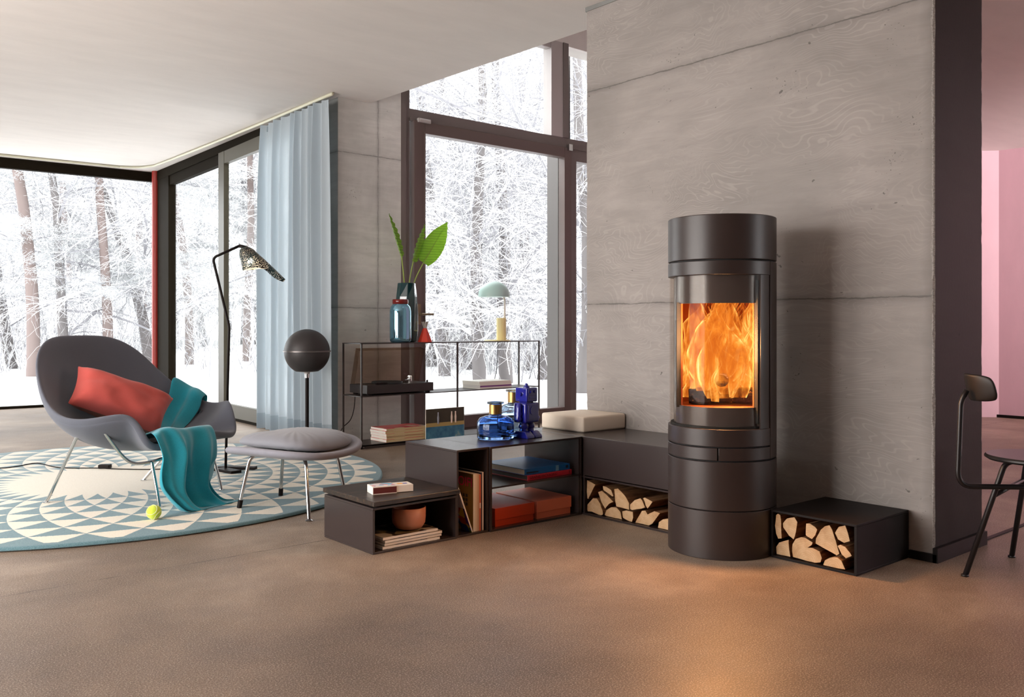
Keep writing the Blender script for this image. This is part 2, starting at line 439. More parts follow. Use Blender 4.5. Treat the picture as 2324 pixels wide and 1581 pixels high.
def thing(name, label, cat, loc, group=None, kind=None):
    o = bpy.data.objects.new(name, None); col.objects.link(o); o.location = loc
    o.empty_display_size = 0.05
    WL[o.name] = tuple(loc)
    return tag(o, label, cat, group, kind)
def tag(o, label, cat, group=None, kind=None):
    o['label'] = label; o['category'] = cat
    if group: o['group'] = group
    if kind: o['kind'] = kind
    return o
def struct(name, mb, m, **k):
    o = mb.build(name, m, origin=(0, 0, 0), **k); o['kind'] = 'structure'; return o
def sroot(name):
    o = bpy.data.objects.new(name, None); col.objects.link(o); WL[o.name] = (0, 0, 0); o['kind'] = 'structure'; return o
def box(x0, x1, y0, y1, z0, z1): return MB().box(x0, x1, y0, y1, z0, z1)
def text(name, body, size, m, parent, loc, xdir, ydir, ext=0.0004):
    cu = bpy.data.curves.new(name, 'FONT'); cu.body = body; cu.size = size; cu.extrude = ext
    cu.align_x = 'LEFT'; cu.align_y = 'CENTER'
    tmp = bpy.data.objects.new(name + '_curve', cu); col.objects.link(tmp)
    bpy.context.view_layer.update()
    me = bpy.data.meshes.new_from_object(tmp.evaluated_get(bpy.context.evaluated_depsgraph_get()))
    me.materials.clear(); me.materials.append(m)
    bpy.data.objects.remove(tmp); bpy.data.curves.remove(cu)
    o = bpy.data.objects.new(name, me); col.objects.link(o)
    x = Vector(xdir).normalized(); y = Vector(ydir).normalized(); z = x.cross(y)
    from mathutils import Matrix
    mt = Matrix((x, y, z)).transposed().to_4x4(); pl = WL[parent.name]
    mt.translation = Vector(loc) - Vector(pl)
    o.parent = parent; o.matrix_local = mt
    return o
def smooth_path(pts, n=8):
    P = [Vector(p) for p in pts]; out = []
    for i in range(len(P) - 1):
        p0, p1, p2, p3 = P[max(i - 1, 0)], P[i], P[i + 1], P[min(i + 2, len(P) - 1)]
        for k in range(n):
            t = k / n
            out.append(0.5 * ((2 * p1) + (p2 - p0) * t + (2 * p0 - 5 * p1 + 4 * p2 - p3) * t * t + (3 * p1 - p0 - 3 * p2 + p3) * t ** 3))
    out.append(P[-1]); return out
def fillet(pts, r, n=5):
    P = [Vector(p) for p in pts]; out = [P[0]]
    for i in range(1, len(P) - 1):
        a = (P[i - 1] - P[i]); b = (P[i + 1] - P[i]); d = min(r, a.length * .45, b.length * .45)
        s, e = P[i] + a.normalized() * d, P[i] + b.normalized() * d
        for k in range(n + 1):
            t = k / n; out.append(s * (1 - t) ** 2 + P[i] * 2 * t * (1 - t) + e * t * t)
    out.append(P[-1]); return out

# ------------------------------------------------------------------ the shell of the house
def ceil_z(y): return 2.82 + (y - 3.65) * 0.0125
fl = [(-2.7, -4.5), (10.3, -4.5), (10.3, 6.66), (3.74, 6.66), (3.93, 11.66), (-2.7, 12.0)]
struct('floor', MB().prism([(x, y, -0.12) for x, y in fl], (0, 0, 0.12)), M['floor'])
mb = MB()
def ceil_slab(x0, x1, y0, y1):
    mb.add([(x, y, z + ceil_z(y)) for z in (0, 0.25) for y in (y0, y1) for x in (x0, x1)],
           [(0, 2, 3, 1), (4, 5, 7, 6), (0, 1, 5, 4), (2, 6, 7, 3), (0, 4, 6, 2), (1, 3, 7, 5)])
ceil_slab(-2.7, 3.955, -4.5, 12.2)
ceil_slab(3.955, 10.3, -4.5, 3.645)
ceil_slab(5.0, 10.3, 3.645, 4.6)
struct('ceiling', mb, M['ceil'])
struct('ceiling_void', box(3.9, 10.3, 3.3, 6.75, 4.05, 4.2), M['ceil'])
struct('trim_1', MB().box(3.905, 3.955, 3.4, 6.75, 3.12, 4.06).box(4.0, 10.3, 3.36, 3.5, 3.06, 4.06), M['ceil'])

# the concrete slab wall behind the stove: chipped vertical edges
def slab_wall():
    x0, x1, y0, y1, z0, z1 = 3.673, 4.14, 1.643, 3.648, 0.0, 2.80
    m = MB(); n = 150; rows = []
    for i in range(n + 1):
        z = z0 + (z1 - z0) * i / n
        q = lambda k: 0.004 + 0.007 * max(0.0, noise.noise((k, z * 7, 1)) + 0.8 * noise.noise((k, z * 30, 2)))
        a, b, c, d = q(3.3), q(7.7), q(11.1), q(15.9)
        rows.append([(x0 + a, y0, z), (x1 - b, y0, z), (x1, y0 + b, z), (x1, y1 - c, z), (x1 - c, y1, z), (x0 + d, y1, z), (x0, y1 - d, z), (x0, y0 + a, z)])
    m.grid(rows, closed=True)
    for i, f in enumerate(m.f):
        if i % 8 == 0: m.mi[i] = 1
    m.add(rows[0], [tuple(range(8))]); m.add(rows[-1], [tuple(range(8))])
    return m
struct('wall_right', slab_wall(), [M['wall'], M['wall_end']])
struct('baseboard_right', MB().box(3.660, 3.676, 1.63, 1.744, 0.0, 0.034).box(3.660, 4.15, 1.625, 1.645, 0.0, 0.06), M['black'])
struct('trim_2', MB().box(4.15, 7.5, 1.655, 1.675, 0.0005, 0.006), M['black'])
struct('trim_3', box(3.668, 4.14, 1.64, 3.652, 2.795, 2.83), M['pillar_side'])
# concrete pillar beside the tall glazing
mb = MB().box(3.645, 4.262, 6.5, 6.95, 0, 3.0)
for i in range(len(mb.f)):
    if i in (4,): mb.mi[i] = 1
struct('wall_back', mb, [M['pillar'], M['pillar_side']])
struct('wall_back_upper', box(3.9, 8.0, 6.52, 6.75, 3.82, 4.06), M['ceil'])
struct('wall_back_end', box(7.45, 10.3, 6.5, 6.75, 0, 4.06), M['plain'])
# pink room
struct('wall_far', box(10.0, 10.15, -4.5, 3.95, 0, 2.95), M['pink'])
struct('wall_pink_side', MB().prism([(10.0, 3.80, 0), (9.4, 4.48, 0), (5.0, 4.48, 0), (5.0, 4.60, 0), (9.5, 4.60, 0), (10.15, 3.9, 0)], (0, 0, 3.1)), M['pink'])
struct('wall_slab_return', MB().box(4.10, 5.05, 3.58, 3.645, 0, 3.1).box(5.0, 5.05, 3.58, 4.6, 0, 3.1), M['plain'])
struct('wall_void_end', box(8.0, 8.15, 4.60, 6.6, 0, 4.06), M['plain'])
struct('baseboard_far', MB().box(9.985, 10.0, -3.0, 3.85, 0, 0.03), M['black'])
# walls out of the picture that close the room
struct('wall_left', MB().box(-2.7, -2.6, -3.1, 2.2, 0, 2.95).box(-2.7, -2.6, 7.0, 12.2, 0, 2.95).box(-2.7, -2.6, 2.2, 7.0, 0, 0.15).box(-2.7, -2.6, 2.2, 7.0, 2.4, 2.95), M['shell'])
wm = MB()
for yy in (2.2, 3.35, 4.5, 5.65, 6.8): wm.box(-2.68, -2.6, yy, yy + 0.2, 0.15, 2.4)
struct('window_2', wm, M['bronze'])  # unseen bars added to split the window's reflection in the stove glass
struct('wall_rear', MB().box(-2.7, 5.7, -4.5, -4.4, 0, 2.95).box(8.2, 10.3, -4.5, -4.4, 0, 2.95).box(5.7, 8.2, -4.5, -4.4, 0, 0.3).box(5.7, 8.2, -4.5, -4.4, 2.6, 2.95).box(-2.7, -2.6, -4.4, -3.1, 0, 2.95), M['shell'])  # opening added to let in the pink room fill light
struct('wall_left_end', box(-2.7, -0.9, 11.9, 12.0, 0, 2.95), M['plain'])

# corner window
A1 = Vector((-0.9, 11.86, 0)); C1 = Vector((3.885, 11.58, 0))
B2 = Vector((3.69, 6.95, 0))
def run(P, Q):
    d = (Q - P).normalized(); nrm = Vector((d.y, -d.x, 0))
    def bar(m, a, b, z0, z1, t=0.06, off=0.0, lift0=None):
        p = P + d * a + nrm * off; q = P + d * b + nrm * off
        poly = [p + nrm * t / 2, q + nrm * t / 2, q - nrm * t / 2, p - nrm * t / 2]
        za, zb = z0, z0
        m.add([(v.x, v.y, z0) for v in poly] + [(v.x, v.y, z1) for v in poly], [(3, 2, 1, 0), (4, 5, 6, 7), (0, 1, 5, 4), (1, 2, 6, 5), (2, 3, 7, 6), (3, 0, 4, 7)])
        return m
    return bar, (Q - P).length
bar, Ln = run(A1, C1)
wr = sroot('window_1')
m = MB(); bar(m, 0, Ln, 2.80, 2.94, 0.08); bar(m, 0, Ln, -0.01, 0.028, 0.08); bar(m, 0, 0.07, 0.02, 2.82); bar(m, 1.6, 1.66, 0.02, 2.82)
m.build('window_frame', M['bronze'], wr)
m = MB(); bar(m, 0.06, Ln - 0.02, 0.02, 2.81, 0.012); m.build('window_pane', M['glass'], wr)
bar, Ln = run(C1, B2)      # runs towards the camera from the corner
dr = sroot('door_1')
yl = lambda y: (11.58 - y) / (11.58 - 6.95) * Ln
m = MB(); bar(m, 0, Ln, 2.80, 2.93, 0.10); bar(m, 0, Ln, -0.01, 0.03, 0.14); bar(m, 0.02, yl(10.95), 0.02, 2.82, 0.09); bar(m, 0, yl(8.9), 2.69, 2.81, 0.06)
m.build('door_frame', M['bronze'], dr)
m = MB(); bar(m, yl(10.95), yl(9.05), 0.02, 2.70, 0.012); m.build('fixed_pane', M['glass'], dr)
m = MB()
bar(m, yl(9.14), yl(8.98), 0.02, 2.79, 0.055, 0.05); bar(m, yl(7.05), yl(6.98), 0.02, 2.79, 0.055, 0.05)
bar(m, yl(9.14), yl(6.98), 2.66, 2.79, 0.05, 0.05); bar(m, yl(9.14), yl(6.98), 0.03, 0.16, 0.05, 0.05)
lf = m.build('sliding_leaf', M['olive'], dr)
m = MB(); bar(m, yl(9.0), yl(7.03), 0.15, 2.67, 0.012, 0.05); m.build('pane', M['glass'], lf)
o = MB().tube([(3.825, 11.44, 0), (3.825, 11.44, ceil_z(11.44))], 0.046, 20).build('column', M['redcol'], smooth=True, auto=40)
tag(o, 'round red steel column in the glazed corner of the room', 'column')

# tall glazing with a door leaf
dr = sroot('door_2')
Y0, Y1 = 6.52, 6.60
m = MB().box(4.262, 4.315, Y0 - .02, Y1 + .04, 0, 3.9).box(4.315, 4.365, Y0, Y1, 0, 3.9)
m.box(4.365, 7.45, Y0, Y1, 2.79, 2.88).box(4.365, 7.45, Y0 - .015, Y0 + .02, 2.775, 2.80).box(6.33, 6.42, Y0, Y1 + .02, 0, 2.80).box(7.38, 7.45, Y0, Y1, 0, 3.9)
m.box(4.365, 7.45, Y0, Y1, -0.01, 0.045).box(6.42, 7.45, Y0, Y1, 2.66, 2.79)
m.build('door_frame', M['alu'], dr)
m = MB().box(6.06, 6.22, Y0 - .01, Y1 + .03, 2.88, 3.84).box(5.6, 6.06, Y0, Y1, 3.76, 3.84)
m.build('mullion', M['alu_light'], dr)
MB().box(6.22, 6.29, Y0 - .02, Y1 + .05, 2.88, 3.84).build('mullion_edge', M['alu'], dr)
m = MB().box(4.365, 6.07, 6.56, 6.572, 2.87, 3.83).box(6.28, 7.4, 6.56, 6.572, 2.87, 3.83).box(6.41, 7.4, 6.56, 6.572, 0.04, 2.68)
m.build('fixed_pane', M['glass'], dr)
m = MB().box(4.395, 4.512, Y0 - .03, Y1 - .02, 0.03, 2.78).box(6.225, 6.325, Y0 - .03, Y1 - .02, 0.03, 2.78).box(4.512, 6.225, Y0 - .03, Y1 - .02, 2.675, 2.78).box(4.512, 6.225, Y0 - .03, Y1 - .02, 0.03, 0.145)
m.box(4.497, 4.512, Y0 - .038, Y0, 0.13, 2.69)
lf = m.build('door_leaf', M['maroon'], dr, bevel=0.004)
MB().box(4.51, 6.23, 6.535, 6.547, 0.14, 2.68).build('pane', M['glass'], lf)
MB().box(4.43, 4.56, Y0 - .05, Y0 - .02, 2.765, 2.80).tube([(4.44, Y0 - .05, 2.785), (4.55, Y0 - .05, 2.785)], 0.012).build('hinge', M['alu_light'], lf)
MB().box(6.26, 6.31, Y0 - .06, Y0 - .02, 2.745, 2.81).build('latch', M['chrome'], lf)
MB().box(4.425, 4.455, Y0 - .045, Y0 - .02, 0.98, 1.16).tube([(4.44, Y0 - .03, 1.07), (4.44, Y0 - .085, 1.07), (4.56, Y0 - .085, 1.07)], 0.010).build('handle', mat('dull_brass_handle', lin(130, 112, 88), 0.45, 0.4), lf)
o = box(6.50, 6.68, 6.88, 7.05, -0.3, 4.1).build('outside_column', powder('grey_outdoor_metal', lin(98, 92, 90), 0.5))
tag(o, 'pale grey square column standing outside behind the tall glass door', 'column')

# curtain rail following the ceiling and the curtain
pts = [(-0.6, 11.55), (2.9, 11.35), (3.40, 11.28), (3.60, 11.05), (3.64, 10.6), (3.60, 8.5), (3.53, 6.38)]
pth = [Vector((p.x, p.y, ceil_z(p.y) - 0.014)) for p in smooth_path([(x, y, 0) for x, y in pts], 8)]
o = MB().tube(pth, 0.014, 8).build('curtain_rail', M['rail'], smooth=True)
tag(o, 'slim cream curtain track curving along the ceiling above the corner windows', 'curtain rail')
def curtain():
    rows = []; n = 260
    for zi in range(15):
        k = zi / 14; z = 0.03 + (2.80 - 0.03) * k; r = []
        for i in range(n + 1):
            s = i / n
            ph = s * 2 * PI * 10 + 1.6 * math.sin(s * 9) + 0.8 * math.sin(s * 21)
            amp = (0.036 + 0.016 * math.sin(s * 23 + 1)) * (1 - 0.45 * k ** 6)
            sharp = math.sin(ph) + 0.28 * math.sin(2 * ph + 0.7) + 0.15 * math.sin(ph * 0.37 + 4 * k)
            y = 7.72 - s * 1.30 + 0.012 * math.cos(ph) + (0.05 * (1 - k) * (s - 0.5) * -2)
            r.append((3.515 + (7.0 - y) * -0.02 + amp * sharp, y, z))
        rows.append(r)
    return MB().grid(rows)
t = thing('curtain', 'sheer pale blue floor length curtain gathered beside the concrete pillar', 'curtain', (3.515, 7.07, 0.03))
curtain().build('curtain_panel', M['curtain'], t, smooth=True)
for i in range(16):
    y = 7.70 - i * 0.083
    MB().obox((3.53 + (y - 7.0) * 0.02, y, 2.765), (0.006, 0, 0), (0, 0.004, 0), (0, 0, 0.025)).build('curtain_hook', M['curtain'], t)

# ------------------------------------------------------------------ stove
SC = (3.214, 2.360); R = 0.231
t = thing('wood_stove', 'tall dark cylindrical wood stove with curved glass door in front of the concrete wall', 'stove', (*SC, 0))
c = (*SC, 0)
MB().band(c, R, 0.02, 0, 360, 0.0, 0.2, 96).build('base_ring', M['stove'], t, bevel=0.002, smooth=True, auto=40)
MB().band(c, R, 0.02, 0, 360, 0.2035, 0.405, 96).build('lower_body', M['stove'], t, bevel=0.002, smooth=True, auto=40)
MB().band(c, R - 0.012, 0.05, 0, 360, 0.19, 0.55, 64).build('core', M['seam'], t)
MB().band(c, R, 0.20, 88, 212.0, 0.411, 0.4625, 48).build('air_slider', M['stove'], t, bevel=0.002, smooth=True, auto=40)
MB().band(c, R, 0.20, 213.2, 275.4, 0.411, 0.4625, 32).build('air_slider', M['stove'], t, bevel=0.002, smooth=True, auto=40)
MB().band(c, R, 0.19, 88, 275.4, 0.468, 0.540, 64).build('lower_ring', M['stove'], t, bevel=0.002, smooth=True, auto=40)
MB().band(c, R, 0.19, 88, 275.4, 1.182, 1.240, 64).build('upper_ring', M['stove'], t, bevel=0.002, smooth=True, auto=40)
MB().band(c, R, 0.19, 276.0, 447.4, 0.411, 1.240, 64).build('rear_shell', M['stove'], t, bevel=0.002, smooth=True, auto=40)
MB().band(c, R - 0.01, 0.02, 0, 360, 1.235, 1.250, 64).build('gap_ring', M['seam'], t)
MB().band(c, R, 0.0, 0, 360, 1.246, 1.433, 96).build('cap', M['stove'], t, bevel=0.003, smooth=True, auto=40)
for a0, a1 in ((260.5, 275.2), (88, 100)): MB().band(c, R - 0.004, 0.19, a0, a1, 0.540, 1.182, 12).build('door_jamb', M['stove'], t, smooth=True, auto=40)
MB().band(c, R - 0.007, R - 0.011, 100.3, 260.2, 0.538, 1.184, 72).build('door_glass', thin_glass('stove_glass', (0.94, 0.92, 0.9, 1), 0.003, 0.010), t, smooth=True, auto=40)
m = MB().band(c, 0.206, 0.200, 100, 260, 0.540, 0.628, 64).band(c, 0.206, 0.200, 100, 260, 1.064, 1.182, 64)
m.band(c, 0.206, 0.200, 100, 156.5, 0.628, 1.064, 32).band(c, 0.206, 0.200, 258.5, 261, 0.628, 1.064, 4)
MB().band(c, 0.2185, 0.1995, 258.4, 260.2, 0.560, 1.16, 3).build('light_fin', M['seam'], t)  # black fin added to keep firelight off the door jamb
MB().band(c, 0.2185, 0.1995, 156.0, 157.0, 0.620, 1.07, 3).build('light_fin', M['seam'], t)  # matching fin added to cover the brightly firelit panel edge
m.build('inner_panel', powder('dark_grey_enamel', lin(84, 76, 74), 0.22), t, smooth=True, auto=40)
m = MB().band(c, 0.198, 0.190, 258, 517, 0.60, 1.12, 64).band(c, 0.196, 0.0, 0, 360, 0.60, 0.626, 48).band(c, 0.196, 0.0, 0, 360, 1.10, 1.13, 48)
m.build('firebox_lining', mat('fire_brick', lin(150, 78, 40), 0.9), t, smooth=True, auto=40)
# burning logs and the fire
def fire_log(p, q, r, label, seed):
    rnd = random.Random(seed); P = [Vector(p).lerp(Vector(q), k / 7) for k in range(8)]
    m = MB().tube(P, [r * rnd.uniform(0.85, 1.12) for _ in P], 9)
    tt = NT('charred_wood'); n1 = tt.noise(tt.obj(), 60, 4, 0.7)
    e = tt.ramp(n1, [(0.62, g(0)), (0.75, (1.0, 0.28, 0.03))])
    tt.P(Base_Color=tt.ramp(n1, [(0.3, g(0.008)), (0.7, (0.05, 0.045, 0.045))]), Roughness=0.9, Emission_Color=e, Emission_Strength=1.2)
    tag(m.build('burning_log', tt.m), label, 'log')
fire_log((3.10, 2.45, 0.662), (3.27, 2.24, 0.668), 0.036, 'charred log lying lowest across the stove fire', 1)
fire_log((3.20, 2.40, 0.662), (3.30, 2.46, 0.670), 0.030, 'charred log at the back left of the stove fire', 2)
fire_log((3.13, 2.30, 0.735), (3.27, 2.38, 0.745), 0.030, 'charred log resting on top in the stove fire', 3)
def flames():
    m = MB(); rnd = random.Random(11)
    vdir = Vector((-0.806, -0.592, 0)); rdir = Vector((0.592, -0.806, 0))
    spec = []
    for i in range(46):
        spec.append((rnd.uniform(-0.135, 0.135), rnd.uniform(-0.12, 0.10), rnd.uniform(0.645, 0.74), rnd.choice((rnd.uniform(0.14, 0.26), rnd.uniform(0.30, 0.46), rnd.uniform(0.34, 0.5))), rnd.uniform(0.030, 0.080), rnd.uniform(0, 9)))
    for u0, d0, z0, h, wd, ph in spec:
        rows = []; n = 22
        lim = math.sqrt(max(0.01, 0.175 ** 2 - d0 * d0))
        u0 = max(-lim + wd, min(lim - wd, u0))
        for i in range(n + 1):
            k = i / n; z = z0 + h * k
            ww = wd * (0.35 + 1.5 * math.sin(PI * min(1, k * 1.15 + 0.12)) ** 0.8) * (1 - k) ** 0.42 + 0.002
            off = 0.030 * k * math.sin(ph + k * 5.5) + 0.014 * math.sin(ph * 2 + k * 11) * k
            tw = ph + 1.6 * k
            u = max(-lim + ww, min(lim - ww, u0 + off)); dd = d0 + 0.02 * k * math.cos(ph + 6 * k)
            z = min(z, 1.095)
            base = Vector((SC[0], SC[1], z)) + rdir * u + vdir * dd
            ax = rdir * math.cos(tw * 0.35) + vdir * math.sin(tw * 0.35) * 0.6; ay = rdir * -math.sin(tw * .35) * 0.5 + vdir * math.cos(tw * .35)
            rows.append([base + ax * ww * math.cos(q) * (1 + 0.18 * math.sin(3 * q + ph + 5 * k)) + ay * ww * 0.32 * math.sin(q) for q in [2 * PI * j / 14 for j in range(14)]])
        m.grid(rows, closed=True)
    return m
o = flames().build('fire', M['flame'], smooth=True)
tag(o, 'bright orange fire of licking flames behind the curved stove glass', 'fire', kind='stuff')
l = bpy.data.lights.new('fire_light', 'POINT'); l.energy = 105; l.color = (1.0, 0.47, 0.17); l.shadow_soft_size = 0.09
o = bpy.data.objects.new('fire_light', l); col.objects.link(o); o.location = (3.125, 2.305, 0.88)

# ------------------------------------------------------------------ the low steel units
TH = 0.010
def unit(name, label, x0, x1, y0, y1, z0, z1, open_side, back=True, top=True, m=None):
    m = m or M['steel']
    t = thing(name, label, 'storage unit', ((x0 + x1) / 2, (y0 + y1) / 2, z0))
    if top: box(x0, x1, y0, y1, z1 - TH, z1).build('top_panel', m, t, bevel=0.0015)
    box(x0, x1, y0, y1, z0, z0 + TH).build('bottom_panel', m, t, bevel=0.0015)
    if open_side == 'y':     # open towards -y
        box(x0, x0 + TH, y0, y1, z0 + TH, z1 - TH).build('side_panel', m, t)
        box(x1 - TH, x1, y0, y1, z0 + TH, z1 - TH).build('side_panel', m, t)
        if back: box(x0 + TH, x1 - TH, y1 - TH, y1, z0 + TH, z1 - TH).build('back_panel', m, t)
    else:                    # open towards -x
        box(x0, x1, y0, y0 + TH, z0 + TH, z1 - TH).build('side_panel', m, t)
        box(x0, x1, y1 - TH, y1, z0 + TH, z1 - TH).build('side_panel', m, t)
        if back: box(x1 - TH, x1, y0 + TH, y1 - TH, z0 + TH, z1 - TH).build('back_panel', m, t)
    return t
u1 = unit('low_box', 'low dark steel box with floating dark oak top, at the end of the bench run', 1.980, 2.425, 3.235, 3.655, 0, 0.197, 'y')
box(2.01, 2.415, 3.26, 3.63, 0.197, 0.207).build('spacer', M['seam'], u1)
box(1.972, 2.425, 3.212, 3.655, 0.207, 0.228).build('oak_top', M['oak'], u1, bevel=0.002)
u2 = unit('magazine_box', 'narrow upright dark steel box holding standing magazines', 2.430, 2.618, 3.245, 3.665, 0, 0.400, 'y')
u3 = unit('open_shelf_box', 'wide dark steel open box with a middle shelf of two books', 2.620, 3.226, 3.235, 3.665, 0, 0.400, 'y', back=False)
box(2.63, 3.216, 3.235, 3.63, 0.201, 0.209).build('shelf', M['steel'], u3)
box(3.206, 3.216, 3.24, 3.66, 0.01, 0.39).build('divider', M['steel'], u3)
u4 = unit('drawer_bench', 'dark steel corner bench with a drawer above a firewood slot, left of the stove', 3.232, 3.668, 2.600, 3.668, 0, 0.400, 'x')
box(3.232, 3.668, 2.61, 3.658, 0.190, 0.198).build('mid_panel', M['steel'], u4)
box(3.230, 3.244, 2.602, 3.222, 0.203, 0.396).build('drawer_front', M['steel'], u4, bevel=0.001)
box(3.234, 3.66, 3.224, 3.234, 0.01, 0.39).build('divider', M['steel'], u4)
u5 = unit('log_box', 'low dark steel firewood box standing right of the stove', 3.235, 3.662, 1.745, 2.126, 0, 0.200, 'x', m=M['black'])

RIGHT = [
 [(2.110,0.159),(2.108,0.177),(2.100,0.184),(2.088,0.180),(2.085,0.143),(2.082,0.084),(2.099,0.080),(2.108,0.100),(2.113,0.132)],
 [(2.080,0.146),(2.060,0.170),(2.026,0.180),(2.012,0.163),(2.018,0.125),(2.029,0.089),(2.049,0.100),(2.078,0.131)],
 [(1.969,0.165),(1.953,0.168),(1.928,0.158),(1.920,0.149),(1.928,0.126),(1.942,0.107),(1.961,0.113),(1.971,0.118)],
 [(1.871,0.174),(1.860,0.158),(1.830,0.068),(1.840,0.060),(1.860,0.067),(1.905,0.080),(1.932,0.090),(1.930,0.111),(1.910,0.148),(1.892,0.166)],
 [(1.848,0.147),(1.830,0.175),(1.804,0.184),(1.792,0.155),(1.785,0.126),(1.809,0.115),(1.835,0.124)],
 [(2.113,0.016),(2.113,0.042),(2.100,0.062),(2.054,0.082),(2.055,0.070),(2.047,0.013),(2.077,0.012),(2.113,0.012)],
 [(2.037,0.032),(2.035,0.068),(2.021,0.092),(1.996,0.104),(1.977,0.104),(1.944,0.092),(1.947,0.082),(1.966,0.067),(1.942,0.069),(1.913,0.062),(1.903,0.037),(1.910,0.018),(1.934,0.012),(1.966,0.012),(2.032,0.016)],
 [(1.832,0.100),(1.820,0.107),(1.799,0.102),(1.779,0.083),(1.773,0.072),(1.797,0.058),(1.814,0.071)],
 [(1.893,0.014),(1.885,0.033),(1.865,0.047),(1.832,0.054),(1.814,0.045),(1.800,0.014),(1.830,0.012),(1.890,0.012)]]
LEFT = [
 [(3.216,0.176),(3.159,0.161),(3.174,0.138),(3.210,0.080),(3.217,0.083),(3.219,0.116),(3.219,0.155)],
 [(3.108,0.161),(3.083,0.160),(3.050,0.148),(3.035,0.122),(3.042,0.118),(3.063,0.127),(3.104,0.142)],
 [(3.149,0.123),(3.123,0.134),(3.090,0.119),(3.043,0.090),(3.073,0.075),(3.098,0.047),(3.126,0.078)],
 [(3.028,0.157),(3.004,0.162),(2.956,0.133),(2.930,0.101),(2.930,0.069),(3.014,0.073),(3.023,0.102)],
 [(2.926,0.074),(2.926,0.095),(2.899,0.120),(2.862,0.135),(2.848,0.126),(2.831,0.096),(2.852,0.087),(2.913,0.070)],
 [(2.844,0.138),(2.832,0.143),(2.784,0.130),(2.816,0.092),(2.827,0.106)],
 [(3.217,0.026),(3.214,0.051),(3.174,0.090),(3.148,0.092),(3.124,0.069),(3.108,0.035),(3.106,0.018),(3.118,0.012),(3.138,0.012),(3.184,0.020),(3.212,0.017)],
 [(3.098,0.016),(3.088,0.041),(3.053,0.062),(3.018,0.066),(2.991,0.049),(2.984,0.020),(2.983,0.012),(3.023,0.012),(3.088,0.012)],
 [(2.977,0.054),(2.951,0.062),(2.908,0.062),(2.906,0.034),(2.913,0.013),(2.932,0.012),(2.974,0.023)],
 [(2.852,0.076),(2.829,0.080),(2.816,0.064),(2.775,0.086),(2.741,0.082),(2.786,0.026),(2.811,0.012),(2.894,0.012),(2.889,0.022),(2.871,0.047)],
 [(2.750,0.016),(2.744,0.040),(2.717,0.058),(2.685,0.066),(2.680,0.012),(2.750,0.012)]]
LR = ['half round log, upper left corner of the box right of the stove', 'split log, second along the top row of the box right of the stove', 'small split log between two bigger ones, top row of the box right of the stove', 'large wedge log in the middle of the box right of the stove',
      'split log in the upper right corner of the box right of the stove', 'split log in the lower left corner of the box right of the stove', 'forked log with a knot, bottom row of the box right of the stove',
      'thin split log wedged under the upper right corner log, box right of the stove', 'orange toned split log in the lower right corner of the box right of the stove']
LL = ['orange half round log, upper left in the slot under the drawer bench', 'thin split log behind the upper row in the slot under the drawer bench', 'pale wedge log, second from the left in the upper row under the drawer bench', 'large wedge log in the middle of the upper row under the drawer bench',
      'rounded split log right of the large wedge under the drawer bench', 'reddish wedge log at the right of the upper row under the drawer bench', 'notched log in the lower left corner under the drawer bench', 'half round log, second in the bottom row under the drawer bench',
      'small split log, third in the bottom row under the drawer bench', 'large notched log, fourth in the bottom row under the drawer bench', 'pale log touching the stove, end of the bottom row under the drawer bench']
def firewood(poly, x0, x1, label, group, seed):
    rnd = random.Random(seed); n = len(poly)
    cy = sum(p[0] for p in poly) / n; cz = sum(p[1] for p in poly) / n
    x0 += rnd.uniform(0, 0.012)
    t = thing('firewood_log', label, 'log', ((x0 + x1) / 2, cy, min(p[1] for p in poly)), group)
    # subdivide the outline a little and roughen it
    pl = []
    for i in range(n):
        a, b = poly[i], poly[(i + 1) % n]
        pl.append(a)
        L = math.hypot(b[0] - a[0], b[1] - a[1])
        if L > 0.03: pl.append(((a[0] + b[0]) / 2 + rnd.uniform(-.0012, .0012), (a[1] + b[1]) / 2 + rnd.uniform(0, .001)))
    rows = []
    for k in range(7):
        x = x0 + (x1 - x0) * k / 6; s = 1 - 0.10 * (k / 6) - (0.04 if k else 0) * 0
        rows.append([(x + (0 if k not in (0, 6) else rnd.uniform(-.0015, .0015)), cy + (y - cy) * s + (0 if k == 0 else rnd.uniform(-.0012, .0012)), max(0.0112, cz + (z - cz) * s)) for y, z in pl])
    nn = len(pl)
    m = MB().grid(rows, closed=True)
    m.build('bark_side', M['bark'], t)
    MB().add([(p[0] - 0.001, p[1], p[2]) for p in rows[0]], [tuple(range(nn))]).build('cut_end', M['wood_end'], t)
    MB().add([(p[0] + 0.001, p[1], p[2]) for p in rows[-1]], [tuple(range(nn))[::-1]]).build('cut_end', M['wood_end'], t)
for i, p in enumerate(RIGHT): firewood(p, 3.246, 3.62, LR[i], 'firewood right of the stove', 100 + i)
for i, p in enumerate(LEFT): firewood(p, 3.246, 3.62, LL[i], 'firewood under the drawer bench', 200 + i)

# ------------------------------------------------------------------ things on and in the units
def fillet_box(x0, x1, y0, y1, z0, z1, r): return box(x0, x1, y0, y1, z0, z1)
o = box(3.335, 3.668, 3.335, 3.668, 0.400, 0.484).build('seat_cushion', M['cream'])
md = o.modifiers.new('b', 'BEVEL'); md.width = 0.012; md.segments = 3
o.data.polygons.foreach_set('use_smooth', [True] * 6)
tag(o, 'square cream leather cushion on the corner of the dark bench', 'cushion')

